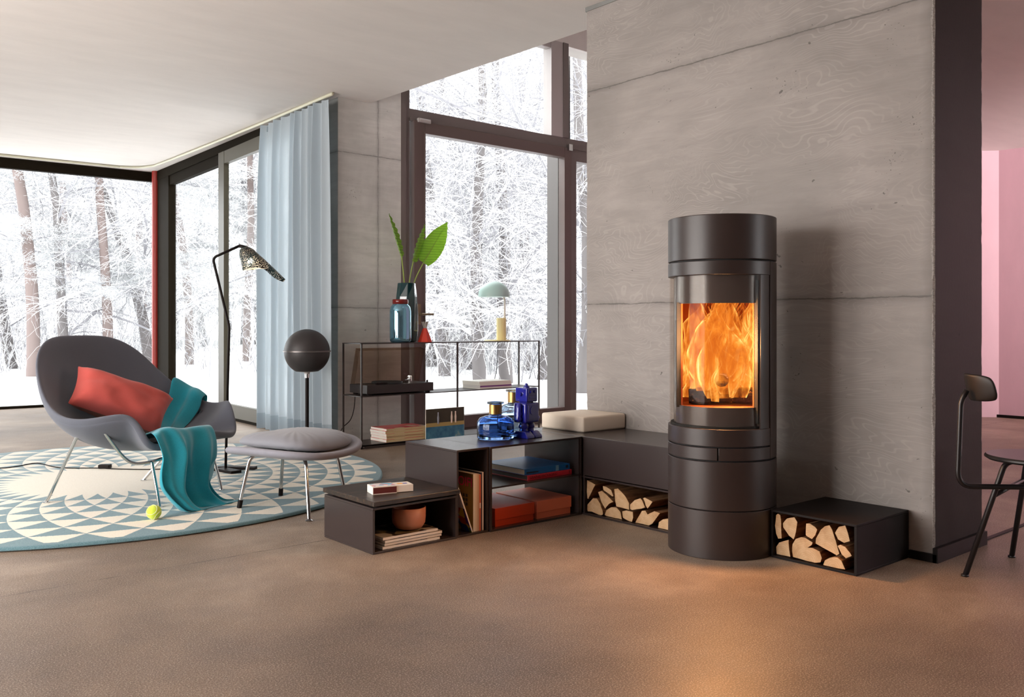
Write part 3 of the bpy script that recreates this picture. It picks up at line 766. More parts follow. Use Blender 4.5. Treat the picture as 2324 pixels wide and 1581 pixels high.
# matchbox on the oak top
t = thing('matchbox', 'large white matchbox with dark red striking side on the oak top', 'matchbox', (2.14, 3.40, 0.228))
ux = Vector((0.968, -0.248, 0)) * 1.0; uy = Vector((0.248, 0.968, 0))
o0 = Vector((2.052, 3.352, 0.228))
def pb(a0, a1, b0, b1, z0, z1):
    c0 = o0 + ux * (a0 + a1) / 2 + uy * (b0 + b1) / 2 + Vector((0, 0, (z0 + z1) / 2))
    return MB().obox(c0, ux * (a1 - a0) / 2, uy * (b1 - b0) / 2, (0, 0, (z1 - z0) / 2))
pb(0, 0.110, 0, 0.085, 0, 0.034).build('sleeve', M['paper'], t, bevel=0.0006)
pb(0.105, 0.188, 0.003, 0.082, 0.002, 0.0325).build('tray', M['paper'], t, bevel=0.0006)
pb(0.002, 0.109, -0.0008, 0.0, 0.004, 0.030).build('striking_strip', mat('striker', lin(92, 30, 28), 0.8), t)
pb(0.008, 0.106, 0.006, 0.080, 0.034, 0.0344).build('top_label', cover_mat('sky_label', [(0.0, lin(120, 196, 226)), (0.35, lin(238, 232, 236)), (0.6, lin(226, 160, 170)), (0.75, lin(110, 180, 220))], 30), t)
pb(0.125, 0.150, 0.030, 0.055, 0.0325, 0.0329).build('tray_label', mat('orange_label', lin(238, 176, 92), 0.5), t)
pb(0.152, 0.172, 0.034, 0.052, 0.0325, 0.0329).build('tray_print', mat('blue_print', lin(70, 70, 160), 0.5), t)

def flat_mag(x0, x1, y0, y1, z, h, label, cov, group, rot=0.0, spine=None):
    t = thing('magazine', label, 'magazine', ((x0 + x1) / 2, (y0 + y1) / 2, z), group)
    MB().box(x0, x1, y0 + .001, y1, z + 0.0012, z + h - 0.0012).build('pages', M['paper'], t)
    m = MB().box(x0, x1 + .001, y0, y1 + .001, z + h - 0.0012, z + h).box(x0, x1 + .001, y0, y1 + .001, z, z + 0.0012)
    m.build('cover', cov, t)
    MB().box(x0, x1, y0 - .0002, y0 + .001, z + .0012, z + h - .0012).build('spine', spine or M['paper'], t)
    t.rotation_euler.z = rot
    return t
cv = [cover_mat('magazine_cover_%d' % i, [(0, lin(40, 36, 34)), (0.3, lin(120, 104, 70)), (0.55, lin(70, 60, 54)), (0.8, lin(180, 170, 150))], 18, i * 3.1) for i in range(3)]
z = 0.0102
for i, (dx, lab) in enumerate(((0.0, 'lowest of four white spined magazines stacked in the low box'), (0.012, 'second from the bottom of four white spined magazines in the low box'), (0.012, 'third from the bottom of four white spined magazines in the low box'), (0.004, 'topmost magazine under the terracotta bowl in the low box'))):
    flat_mag(2.035 + dx, 2.335 + dx - (0.012 if i == 3 else 0), 3.245 + (0.004 if i % 2 else 0), 3.46, z, 0.0125, lab, cv[i % 3], 'magazines in the low box', 0.0); z += 0.0128
zb = z
m = MB().lathe((2.222, 3.325, zb), [(0.001, 0), (0.040, 0.0), (0.060, 0.008), (0.073, 0.028), (0.076, 0.055), (0.076, 0.098), (0.0725, 0.099), (0.072, 0.06), (0.068, 0.03), (0.05, 0.012), (0.001, 0.010)], 48)
o = m.build('bowl', mat('terracotta_glaze', lin(186, 122, 94), 0.5), smooth=True)
tag(o, 'round terracotta bowl on the magazines inside the low box', 'bowl')

# standing magazines, narrow box
def stand_mag(x, th, h, dep, label, cover, spine, lean=0.0, back=0.0):
    t = thing('magazine', label, 'magazine', (x, 3.36, 0.0105), 'standing magazines')
    y0, y1 = 3.258 + back, 3.258 + back + dep
    MB().box(x + .0008, x + th - .0008, y0 + .001, y1, 0.0105, 0.0105 + h).build('pages', M['paper'], t)
    MB().box(x, x + .0008, y0, y1 + .001, 0.0105, 0.0105 + h).box(x + th - .0008, x + th, y0, y1 + .001, 0.0105, 0.0105 + h).build('cover', cover, t)
    MB().box(x + .0008, x + th - .0008, y0, y0 + .001, 0.0105, 0.0105 + h).build('spine', spine, t)
    t.rotation_euler.y = lean
    return t
def solid(nm, r, gg, b): return mat(nm, lin(r, gg, b), 0.45)
gold = cover_mat('brown_gold_cover', [(0, lin(122, 92, 34)), (0.4, lin(146, 112, 44)), (0.75, lin(98, 70, 30))], 9, 2.0)
x = 2.535
tl = stand_mag(x, 0.011, 0.268, 0.225, 'magazine with brown gold cover and pink capitals, first of the upright row', gold, M['paper'])
text('lettering', 'OIOIFI', 0.062, mat('magenta_print', lin(206, 30, 92), 0.5), tl, (x - 0.0006, 3.44, 0.235), (0, -1, 0), (0, 0, 1))
mm = MB()
for i in range(4):
    for j in range(3): mm.box(x - .0006, x - .0001, 3.30 + i * .022, 3.315 + i * .022, 0.125 + j * .02, 0.14 + j * .02)
mm.build('cover_print', mat('black_print', g(0.02), 0.5), tl)
x += 0.0115
for th, h, lab, sp in ((0.008, 0.268, 'cream spined magazine, second of the upright row', solid('spine_a', 226, 214, 196)), (0.0075, 0.268, 'beige spined magazine, third of the upright row', solid('spine_b', 208, 184, 160)),
                       (0.008, 0.266, 'tan spined magazine, fourth of the upright row', solid('spine_c', 190, 158, 134)), (0.0105, 0.262, 'terracotta red spined magazine in the upright row', solid('spine_d', 196, 98, 72)),
                       (0.006, 0.270, 'dark blue spined magazine in the upright row', solid('spine_e', 44, 46, 66)), (0.0085, 0.272, 'pale grey spined magazine, last of the upright row', solid('spine_f', 222, 214, 206))):
    tm = stand_mag(x, th, h, 0.22, lab, sp, sp); x += th + 0.0004
    if 'terracotta' in lab: MB().box(x - th + .002, x - .0025, 3.2572, 3.2580, 0.115, 0.14).build('spine_print', M['paper'], tm)
tl = thing('magazine', 'white magazine with colourful cover leaning against the upright row', 'magazine', (2.49, 3.36, 0.0105), 'standing magazines')
pa, pb2 = Vector((2.5335, 0, 0.0106)), Vector((2.4500, 0, 0.228)); nn = (pb2 - pa).normalized(); pn = Vector((-nn.z, 0, nn.x)) * 0.0075
if pn.x > 0: pn = -pn
q = [pa, pb2, pb2 + pn, pa + pn]
MB().prism([(v.x, 3.257, max(v.z, 0.0106)) for v in q], (0, 0.21, 0)).build('pages', M['paper'], tl)
tc = NT('bright_cover'); oc = tc.obj(); zc = tc.n('SeparateXYZ', {0: oc}).outputs[2]
vv = tc.n('TexVoronoi', {'Vector': oc, 'Scale': 26}, feature='F1').outputs[1]
patch = tc.ramp(tc.n('SeparateColor', {0: vv}).outputs[0], [(0, lin(232, 190, 40)), (0.2, lin(60, 90, 170)), (0.4, lin(120, 150, 50)), (0.6, lin(214, 96, 40)), (0.8, lin(90, 50, 130))], 'CONSTANT')
tc.P(Base_Color=tc.mix(tc.math('LESS_THAN', zc, 0.115), lin(220, 214, 226), patch), Roughness=0.3)
q2 = [v + pn for v in (pa, pb2)] + [v + pn * 1.12 for v in (pb2, pa)]
MB().prism([(v.x, 3.256, max(v.z, 0.0106)) for v in q2], (0, 0.212, 0)).build('cover', tc.m, tl)

# books on the middle shelf
def hard_book(name, label, x0, x1, y0, y1, z, h, c, page, rot, txt=None, tm=None, tsize=0.014, group='books on the steel shelf'):
    ctr = ((x0 + x1) / 2, (y0 + y1) / 2, z)
    t = thing('book', label, 'book', ctr, group)
    MB().box(x0 + .003, x1 - .003, y0 + .004, y1 - .003, z + .0025, z + h - .0025).build('pages', page, t)
    MB().box(x0, x1, y0, y1, z, z + .0025).box(x0, x1, y0, y1, z + h - .0025, z + h).box(x0, x1, y0, y0 + .004, z + .002, z + h - .002).build('cover', c, t, bevel=0.0008)
    if txt: text('lettering', txt, tsize, tm, t, (x0 + 0.012, y0 - 0.0006, z + h * .5), (1, 0, 0), (0, 0, 1))
    t.rotation_euler.z = rot
    return t
red = mat('red_cloth', lin(214, 48, 66), 0.45); blue = mat('blue_cloth', lin(20, 100, 168), 0.4)
b1 = hard_book('book', 'red spined book with dark letters, under the blue book', 2.872, 3.178, 3.262, 3.60, 0.2095, 0.024, red, mat('grey_pages', lin(96, 82, 76), 0.8), 0.02, 'GRAPHIS PACKAGING', mat('dark_red_print', lin(120, 16, 30), 0.5), 0.019)
text('spine_number', '5', 0.02, mat('dark_print', g(0.02), 0.5), b1, (3.155, 3.2612, 0.2215), (1, 0, 0), (0, 0, 1))
b2 = hard_book('book', 'blue hardback lying on top of the red spined book', 2.866, 3.172, 3.27, 3.60, 0.234, 0.030, blue, mat('cream_pages', lin(222, 200, 176), 0.8), 0.0)
nvy = mat('navy_print', lin(14, 30, 60), 0.5)
MB().box(2.877, 2.955, 3.2693, 3.27, 0.242, 0.249).build('lettering', nvy, b2)
MB().box(3.144, 3.160, 3.2693, 3.27, 0.243, 0.257).build('spine_emblem', nvy, b2)
MB().box(3.074, 3.094, 3.2693, 3.27, 0.235, 0.263).build('spine_band', mat('pale_blue_band', lin(110, 160, 196), 0.4), b2)
# lidded boxes
def lid_box(x0, x1, y0, y1, h, c, label):
    t = thing('cardboard_box', label, 'box', ((x0 + x1) / 2, (y0 + y1) / 2, 0.0105), 'lidded boxes in the open shelf')
    MB().box(x0 + .004, x1 - .004, y0 + .004, y1 - .004, 0.0105, 0.0105 + h - .004).build('box_base', c, t)
    MB().box(x0, x1, y0, y1, 0.0105 + h * .36, 0.0105 + h).build('lid', c, t, bevel=0.0012)
lid_box(2.670, 2.922, 3.262, 3.585, 0.088, mat('orange_red_card', lin(200, 62, 24), 0.45), 'orange red lidded cardboard box, left one on the bottom of the open shelf')
lid_box(2.940, 3.176, 3.262, 3.585, 0.088, mat('coral_card', lin(226, 118, 86), 0.45), 'paler coral lidded cardboard box, right one on the bottom of the open shelf')

# blue glass bottles with brass necks
def bottle(x, y, r, hb, hn, label, tint, zsc=1.0):
    t = thing('glass_bottle', label, 'bottle', (x, y, 0.4002), 'blue glass bottles')
    z = 0.4002; rn = 0.030
    out = [(0.001, 0.0), (r * .93, 0.0), (r * .99, 0.008), (r, 0.03), (r, hb * .62), (r * .97, hb * .74), (r * .85, hb * .88), (r * .62, hb * .96), (rn + .003, hb), (rn, hb + 0.012), (rn, hb + hn), (rn + 0.012, hb + hn + .002), (rn + .014, hb + hn + .008), (rn + .011, hb + hn + 0.012)]
    inn = [(rn - .005, hb + hn + .010), (rn - .004, hb + hn * .5), (rn - .004, hb + .004), (r * .58, hb * .93), (r * .82, hb * .84), (r * .945, hb * .70), (r * .965, hb * .6), (r * .965, 0.03), (r * .9, 0.016), (0.001, 0.013)]
    MB().lathe((x, y, z), out + inn, 56).build('body', coloured_glass('blue_glass', tint), t, smooth=True)
    MB().lathe((x, y, z), [(rn + .0012, hb + .006), (rn + .003, hb + .008), (rn + .003, hb + hn - .002), (rn + .0012, hb + hn)], 48).build('brass_neck', mat('brushed_brass', lin(176, 140, 86), 0.33, 1.0), t, smooth=True, auto=40)
bottle(2.835, 3.46, 0.094, 0.118, 0.056, 'squat deep blue glass bottle with brass neck, nearer of the two on the bench', (0.27, 0.47, 0.90, 1))
bottle(3.03, 3.545, 0.088, 0.160, 0.062, 'taller pale blue glass bottle with brass neck, behind the deep blue one', (0.70, 0.83, 0.97, 1))

# ceramic robot
def robot():
    x, y, z0 = 2.990, 3.400, 0.4
    t = thing('ceramic_robot', 'glossy cobalt blue ceramic robot figure beside the glass bottles', 'figurine', (x, y, z0))
    cob = mat('cobalt_glaze', lin(30, 34, 140), 0.08, 0, Coat_Weight=0.6, Coat_Roughness=0.03)
    ax = Vector((0.12, -0.993, 0)); ay = Vector((0.993, 0.12, 0))     # faces the open side of the bench
    def part(name, segs, bev=0.006, sub=0, par=None):
        m = MB()
        for a, b, zz, ha, hb, hz in segs: m.obox(Vector((x, y, z0)) + ax * a + ay * b + Vector((0, 0, zz)), ax * ha, ay * hb, (0, 0, hz))
        o = m.build(name, cob, par or t, bevel=bev, smooth=True, auto=50); o.modifiers['bevel'].segments = 3; return o
    hd = part('head', [(0, 0, 0.219, 0.041, 0.041, 0.036)])
    m = MB()
    for s in (-1, 1): m.tube([Vector((x, y, z0 + 0.222)) + ay * s * 0.038, Vector((x, y, z0 + 0.222)) + ay * s * 0.052], [0.013, 0.008], 14)
    m.build('ear', cob, hd, smooth=True, auto=40)
    m = MB().lathe((x, y, z0 + 0.254), [(0.001, 0), (0.018, 0.0), (0.014, 0.007), (0.008, 0.010), (0.009, 0.014), (0.006, 0.020), (0.001, 0.022)], 20)
    m.build('antenna_knob', cob, hd, smooth=True)
    part('face_panel', [(0.042, 0, 0.232, 0.002, 0.031, 0.016), (0.042, 0, 0.204, 0.002, 0.022, 0.006)], 0.001, 0, hd)
    m = MB()
    for s in (-1, 1): m.tube([Vector((x, y, z0 + 0.234)) + ay * s * 0.015 + ax * .042, Vector((x, y, z0 + 0.234)) + ay * s * 0.015 + ax * .049], 0.008, 14)
    m.build('eye', cob, hd, smooth=True, auto=40)
    part('neck', [(0, 0, 0.180, 0.026, 0.026, 0.008)], 0.002)
    bd = part('torso', [(0, 0, 0.128, 0.044, 0.053, 0.051)], 0.01)
    part('chest_panel', [(0.045, 0, 0.131, 0.002, 0.036, 0.036)], 0.001, 0, bd)
    m = MB().tube([Vector((x, y, z0 + 0.14)) + ax * .046, Vector((x, y, z0 + 0.14)) + ax * .050], 0.024, 20)
    m.build('dial', cob, bd, smooth=True, auto=40)
    for s in (-1, 1):
        m = MB().tube([Vector((x, y, z0 + zz)) + ay * s * (0.062 + d) + ax * 0.008 for zz, d in ((0.178, -.006), (0.168, .0), (0.150, .003), (0.136, 0.004), (0.126, .003), (0.112, .005), (0.1, .007), (0.09, 0.005), (0.086, .003))], [0.004, 0.013, 0.014, 0.012, 0.016, 0.012, 0.018, 0.016, 0.008], 16)
        m.build('arm', cob, t, smooth=True)
    for s in (-1, 1):
        m = MB().tube([Vector((x, y, z0 + zz)) + ay * s * 0.023 for zz in (0.085, 0.07, 0.066, 0.05, 0.046, 0.026)], [0.024, 0.024, 0.027, 0.027, 0.023, 0.025], 18)
        lg = m.build('leg', cob, t, smooth=True, auto=50)
        m = MB(); c0 = Vector((x, y, z0)) + ay * s * 0.029 + ax * 0.004
        m.add([c0 + ax * a * ka + ay * b * kb + Vector((0, 0, zz)) for zz, ka, kb in ((0.0, 0.056, 0.0285), (0.012, 0.054, 0.028), (0.036, 0.030, 0.022)) for a, b in ((-1, -1), (1, -1), (1, 1), (-1, 1))],
              [(0, 3, 2, 1), (8, 9, 10, 11)] + [(i * 4 + k, i * 4 + (k + 1) % 4, i * 4 + 4 + (k + 1) % 4, i * 4 + 4 + k) for i in (0, 1) for k in range(4)])
        m.build('foot', cob, lg, bevel=0.004, smooth=True, auto=50)
robot()

# ------------------------------------------------------------------ rug, armchair, ottoman
RC = (1.615, 5.80)
m = MB().lathe((*RC, 0.0005), [(1.70, 0.0), (1.712, 0.006), (1.71, 0.017), (1.70, 0.0215)], 180)
o = m.build('rug', M['rug'], smooth=True, origin=(*RC, 0.0005), auto=60)
tag(o, 'round teal and cream rosette rug under the armchair', 'rug')

KS = 0.9773
CC = Vector((1.691, 5.249, 0)); CF = Vector((0.504, -0.864, 0)); CR = Vector((-0.864, -0.504, 0))
def cw(s, y, z):     # chair coordinates -> world (the chair stands on the rug)
    p = CC + CR * s + CF * y + Vector((0, 0, z)); q = Vector((0, 0, CAM_H))
    return q + (p - q) * KS
RIM = [(0.0, -0.475, 0.918), (0.12, -0.475, 0.918), (0.22, -0.455, 0.908), (0.31, -0.42, 0.872), (0.38, -0.375, 0.812), (0.43, -0.325, 0.735), (0.485, -0.235, 0.628), (0.525, -0.135, 0.545), (0.54, -0.04, 0.500), (0.53, 0.06, 0.487), (0.495, 0.15, 0.500), (0.445, 0.225, 0.517),
       (0.405, 0.270, 0.512), (0.378, 0.310, 0.465), (0.364, 0.338, 0.400), (0.345, 0.360, 0.345), (0.27, 0.385, 0.340), (0.13, 0.397, 0.372), (0.0, 0.40, 0.380)]
def chair():
    base = cw(0, 0, 0)
    t = thing('armchair', 'grey upholstered shell lounge armchair on chrome legs, standing on the round rug', 'armchair', base)
    ring = [Vector(p) for p in RIM] + [Vector((-a, b, c)) for a, b, c in RIM[-2:0:-1]]
    n = len(ring); rows = []
    c0 = Vector((0, 0.02, 0.292)); N = 12
    for i in range(1, N + 1):
        k = i / N; r = []
        for p in ring:
            front = max(0.0, min(1.0, (p.y - 0.15) / 0.2)); back = max(0.0, min(1.0, (-p.y) / 0.4))
            q = Vector((p.x * (0.80 - 0.02 * back), c0.y + (p.y - c0.y) * (0.72 + .06 * front), c0.z + (0.03 if not front else 0.03 + 0.05 * front * (1 - abs(p.x) / .4))))
            v = c0 * (1 - k) ** 2 + q * 2 * k * (1 - k) + p * k * k
            r.append(v)
        rows.append(r)
    # lip that rolls outward
    lip = []
    for p in ring:
        out = Vector((p.x, p.y - 0.02, 0)).normalized()
        lip.append(p + out * 0.020 + Vector((0, 0, -0.006)))
    rows.append(lip)
    m = MB(); W = [[cw(*v) for v in r] for r in rows]
    m.grid(W, closed=True); m.add([cw(*c0)] + W[0], [(0, 1 + i, 1 + (i + 1) % n) for i in range(n)])
    m.build('seat_shell', M['grey_fab'], t, smooth=True, solid=0.036, sub=2, offset=-1.0)
    # chrome frame: each leg its own mesh, and the two seat tubes
    for s in (1, -1):
        MB().tube(fillet([cw(*p) for p in ((s * 0.474, 0.02, 0.444), (s * 0.385, -0.275, 0.075), (s * 0.368, -0.335, 0.004))], 0.05), 0.0085, 12).tube([cw(s * .368, -.335, 0), cw(s * .368, -.335, .006)], 0.017, 12).build('leg', M['chrome'], t, smooth=True, auto=50)
        MB().tube(fillet([cw(*p) for p in ((s * 0.245, 0.27, 0.235), (s * 0.256, 0.318, 0.07), (s * 0.258, 0.332, 0.004))], 0.04), 0.0085, 12).tube([cw(s * .258, .332, 0), cw(s * .258, .332, .006)], 0.017, 12).build('leg', M['chrome'], t, smooth=True, auto=50)
        MB().tube(smooth_path([cw(*p) for p in ((s * 0.470, 0.13, 0.452), (s * 0.455, 0.145, 0.42), (s * 0.40, 0.155, 0.345), (s * 0.34, 0.175, 0.265), (s * 0.30, 0.21, 0.232), (s * 0.245, 0.27, 0.236))], 6), 0.0085, 12).build('arm_tube', M['chrome'], t, smooth=True)
    MB().tube([cw(0.245, 0.27, 0.236), cw(0.12, 0.285, 0.252), cw(-0.12, 0.285, 0.252), cw(-0.245, 0.27, 0.236)], 0.0085, 12).build('cross_tube', M['chrome'], t, smooth=True)
chair()

def puff(corners, thick, nu=22, nv=16, pinch=0.10, seed=0):
    """pillow between four corner points (tl, tr, br, bl)"""
    tl, tr, br, bl = map(Vector, corners)
    nrm = ((tr - tl).cross(bl - tl)).normalized(); m = MB(); F = []; B = []
    for j in range(nv + 1):
        rf = []; rb = []
        for i in range(nu + 1):
            u = i / nu; v = j / nv
            a, b = 2 * u - 1, 2 * v - 1
            ua = u + (0.5 - u) * pinch * (1 - b * b) * abs(a) ** 2; va = v + (0.5 - v) * pinch * (1 - a * a) * abs(b) ** 2
            p = (tl * (1 - ua) + tr * ua) * (1 - va) + (bl * (1 - ua) + br * ua) * va
            h = thick * (max(0, 1 - a ** 4) * max(0, 1 - b ** 4)) ** 0.55 * 0.5
            w2 = 1 + 0.16 * noise.noise((u * 5 + seed, v * 5, 0.3)) + 0.10 * noise.noise((u * 14 + seed, v * 8, 4.3)) * (abs(a) + abs(b)) * .7
            rf.append(p + nrm * h * w2); rb.append(p - nrm * h * w2)
        F.append(rf); B.append(rb)
    m.grid(F); m.grid([r[::-1] for r in B]); return m
t = thing('pillow', 'coral lumbar pillow with pink back panel, leaning in the grey armchair', 'pillow', cw(0.05, -0.08, 0.36))
crn = [cw(0.215, -0.27, 0.745), cw(-0.235, 0.01, 0.535), cw(-0.02, 0.09, 0.340), cw(0.345, -0.21, 0.545)]
mm = puff(crn, 0.23, pinch=0.06, seed=2)
half = len(mm.f) // 2
fr = MB(); fr.v = list(mm.v); fr.f = mm.f; fr.mi = [0] * len(mm.f)
nu = 22
for i in range(len(fr.f)):
    if i >= half or (i < half and i // nu < 2 and i % nu > 11): fr.mi[i] = 1
b = fr.build('pillow_cover', [M['coral'], M['pinkcoral']], t, smooth=True, sub=1)

BL = [
 [(0.30,0.10,0.335),(0.20,0.10,0.335),(0.05,0.08,0.335),(-0.12,0.08,0.335),(-0.24,0.10,0.345)],
 [(0.290,0.27,0.392),(0.23,0.26,0.400),(0.13,0.26,0.380),(-0.03,0.27,0.378),(-0.15,0.28,0.392)],
 [(0.380,0.390,0.405),(0.283,0.395,0.432),(0.156,0.395,0.412),(-0.007,0.395,0.410),(-0.105,0.390,0.392)],
 [(0.384,0.435,0.352),(0.283,0.44,0.385),(0.152,0.44,0.350),(0.006,0.44,0.345),(-0.090,0.440,0.310)],
 [(0.384,0.470,0.284),(0.291,0.475,0.294),(0.188,0.470,0.268),(0.073,0.480,0.240),(-0.060,0.475,0.235)],
 [(0.410,0.485,0.217),(0.326,0.495,0.208),(0.214,0.480,0.178),(0.107,0.495,0.174),(0.03,0.485,0.180)],
 [(0.420,0.500,0.146),(0.344,0.515,0.115),(0.242,0.490,0.102),(0.136,0.515,0.095),(0.050,0.500,0.100)],
 [(0.377,0.520,0.070),(0.317,0.545,0.052),(0.232,0.515,0.036),(0.107,0.545,0.034),(0.014,0.525,0.030)],
 [(0.349,0.560,0.016),(0.298,0.580,0.010),(0.211,0.570,0.006),(0.092,0.590,0.005),(-0.010,0.580,0.005)],
 [(0.32,0.575,0.004),(0.26,0.595,0.003),(0.18,0.60,0.003),(0.07,0.62,0.003),(-0.05,0.625,0.003)]]
def refine(rows, nu, nv):
    R1 = [smooth_path([Vector(p) for p in r], nu) for r in rows]
    C = list(zip(*R1)); C2 = [smooth_path(list(c), nv) for c in C]
    return [list(r) for r in zip(*C2)]
def blanket():
    t = thing('blanket', 'teal fleece blanket draped over the armchair arm and seat edge down to the rug', 'blanket', cw(0.15, 0.4, 0.0))
    rows = refine(BL, 10, 6); H = len(rows); W = len(rows[0]); out = []
    for i, r in enumerate(rows):
        k = i / (H - 1); o = []
        for j, p in enumerate(r):
            s = j / (W - 1)
            amp = 0.026 * min(1.0, max(0.0, (k - 0.18) / 0.25)) * (1 - max(0, (k - .93) / .07))
            f = math.sin(s * 15 + 1.8 * math.sin(k * 3.0) + k * 2.5) + 0.5 * math.sin(s * 31 - k * 5)
            o.append(cw(p.x, p.y + amp * f + 0.006, p.z + 0.3 * amp * f * (1 - k)))
        out.append(o)
    m = MB().grid(out)
    # hem folded back on the right of the hanging part
    BR = [[(-0.04, 0.455, 0.300), (-0.10, 0.40, 0.300), (-0.13, 0.36, 0.31)], [(-0.02, 0.47, 0.235), (-0.09, 0.42, 0.225), (-0.14, 0.375, 0.24)], [(0.03, 0.475, 0.17), (-0.05, 0.43, 0.14), (-0.12, 0.39, 0.155)], [(0.06, 0.485, 0.10), (0.0, 0.45, 0.085), (-0.08, 0.41, 0.12)]]
    m.grid([[cw(*p) for p in r] for r in refine(BR, 6, 6)])
    m.build('hanging_part', M['teal'], t, smooth=True, solid=0.005, sub=1)
    AR = [[(-0.555, -0.20, 0.40), (-0.565, -0.11, 0.37), (-0.56, -0.03, 0.37)], [(-0.555, -0.22, 0.52), (-0.572, -0.12, 0.50), (-0.575, -0.02, 0.475)], [(-0.525, -0.20, 0.610), (-0.555, -0.11, 0.575), (-0.56, -0.01, 0.522)],
          [(-0.47, -0.19, 0.615), (-0.495, -0.10, 0.560), (-0.50, 0.0, 0.515)], [(-0.42, -0.17, 0.53), (-0.445, -0.09, 0.485), (-0.455, 0.01, 0.455)], [(-0.345, -0.14, 0.430), (-0.36, -0.07, 0.405), (-0.37, 0.01, 0.385)],
          [(-0.27, -0.10, 0.375), (-0.28, -0.03, 0.360), (-0.28, 0.03, 0.352)], [(-0.15, -0.02, 0.338), (-0.17, 0.04, 0.335), (-0.18, 0.10, 0.340)], [(-0.02, 0.06, 0.336), (-0.06, 0.10, 0.336), (-0.10, 0.16, 0.345)]]
    rows = refine(AR, 8, 5); out = []
    for i, r in enumerate(rows):
        k = i / (len(rows) - 1)
        out.append([cw(p.x + 0.014 * math.sin(j / (len(r) - 1) * 9 + k * 3), p.y, p.z + 0.010 + 0.012 * math.sin(j / (len(r) - 1) * 9 + k * 3)) for j, p in enumerate(r)])
    MB().grid(out).build('arm_part', M['teal'], t, smooth=True, solid=0.005, sub=1)
blanket()

# ottoman
OC = Vector((2.152, 4.303, 0)); E1 = Vector((0.296, -0.955, 0)); E2 = Vector((0.955, 0.296, 0))
E1 = Vector((0.33, -0.944, 0)); E2 = Vector((0.944, 0.33, 0))
def ow(a, b, z): return OC + E1 * a + E2 * b + Vector((0, 0, z - 0.028 if z > 0 else 0))
def superell(a, e=3.2):
    c, s = math.cos(a), math.sin(a)
    return (abs(c) ** (2 / e) * (1 if c > 0 else -1), abs(s) ** (2 / e) * (1 if s > 0 else -1))
def ottoman():
    t = thing('ottoman', 'pale grey cushioned ottoman on chrome legs, in front of the armchair', 'ottoman', ow(0, 0, 0))
    rows = []; n = 56; hx, hy = 0.335, 0.275
    for i in range(1, 9):
        k = i / 8; r = []
        for j in range(n):
            u, v = superell(2 * PI * j / n)
            a, b = u * k, v * k
            z = 0.345 + (0.075 if b > 0 else 0.045) * abs(b) ** 2.6 + 0.018 * max(0, a) ** 3 + (0.015 if k == 1 else 0) * 0
            r.append(ow(a * hx, b * hy, z))
        rows.append(r)
    m = MB().grid(rows, closed=True); m.add([ow(0, 0, 0.345)] + rows[0], [(0, 1 + j, 1 + (j + 1) % n) for j in range(n)])
    m.build('shell', M['grey_fab2'], t, smooth=True, solid=0.036, sub=1)
    rows = []
    prof = [(0.05, 0.075), (0.35, 0.072), (0.62, 0.064), (0.80, 0.052), (0.92, 0.034), (0.985, 0.014), (1.0, 0.0), (0.985, -0.012), (0.90, -0.022), (0.6, -0.026), (0.05, -0.026)]
    for k, z in prof:
        r = []
        for j in range(n):
            u, v = superell(2 * PI * j / n, 2.0 + 1.1 * k)
            wr = 0.0035 * math.sin(j * 2.7) * (1 if 0.6 < k < 0.99 else 0)
            r.append(ow(u * k * 0.275 + 0.01, v * k * 0.235 + 0.005, 0.378 + z * 0.92 + wr + 0.024 * abs(v * k) ** 2))
        rows.append(r)
    m = MB().grid(rows, closed=True)
    for q, zz in ((rows[0], 0), (rows[-1], 0)):
        m.add(q, [tuple(range(n))])
    m.build('cushion', M['cush_fab'], t, smooth=True, sub=1)
    feet = [(Vector((1.906, 4.430, 0.0223)), 'cap'), (Vector((2.083, 4.003, 0.0)), 'glide'), (Vector((2.221, 4.602, 0.0223)), 'cap'), (Vector((2.398, 4.175, 0.0)), 'glide')]
    for p, kind in feet:
        q = OC + (p - OC) * 0.80; q.z = 0.290
        c2 = OC + (p - OC) * 0.45; c2.z = 0.307
        lg = MB().tube(fillet([p + Vector((0, 0, 0.012)), q, c2], 0.04), 0.0095, 14).build('leg', M['chrome'], t, smooth=True, auto=50)
        if kind == 'cap': MB().tube([p + Vector((0, 0, 0.0)), p + (q - p).normalized() * 0.042], 0.0125, 14).build('foot_cap', M['black'], lg, smooth=True, auto=50)
        else: MB().lathe(p, [(0.017, 0.0), (0.019, 0.004), (0.012, 0.009), (0.006, 0.014)], 18).build('glide', M['chrome'], lg, smooth=True, auto=50)
ottoman()
def tennis():
    c0 = Vector((1.475, 4.437, 0.0225 + 0.0355)); m = MB(); r = 0.0355
    m.lathe(c0, [(r * math.sin(PI * i / 20) + 1e-5, -r * math.cos(PI * i / 20)) for i in range(21)], 32)
    t = thing('tennis_ball', 'yellow green tennis ball on the rug by the armchair leg', 'ball', (c0.x, c0.y, c0.z - r))
    m.build('felt', fabric('tennis_felt', lin(206, 228, 64), 600, 0.15, 0.5), t, smooth=True)
    pts = []
    for i in range(80):
        q = 2 * PI * i / 80; a = 0.44; b = 0.56
        v = Vector((a * math.cos(q) + (1 - a) * math.cos(3 * q) * 0.55, a * math.sin(q) - (1 - a) * math.sin(3 * q) * 0.55, 0.75 * math.sin(2 * q))).normalized() * r * 1.001
        v = Vector((v.y, v.z, v.x)); pts.append(c0 + v)
    MB().tube(pts + [pts[0]], 0.0013, 6, cap=False).build('seam', mat('white_seam', lin(236, 240, 200), 0.8), t, smooth=True)
tennis()

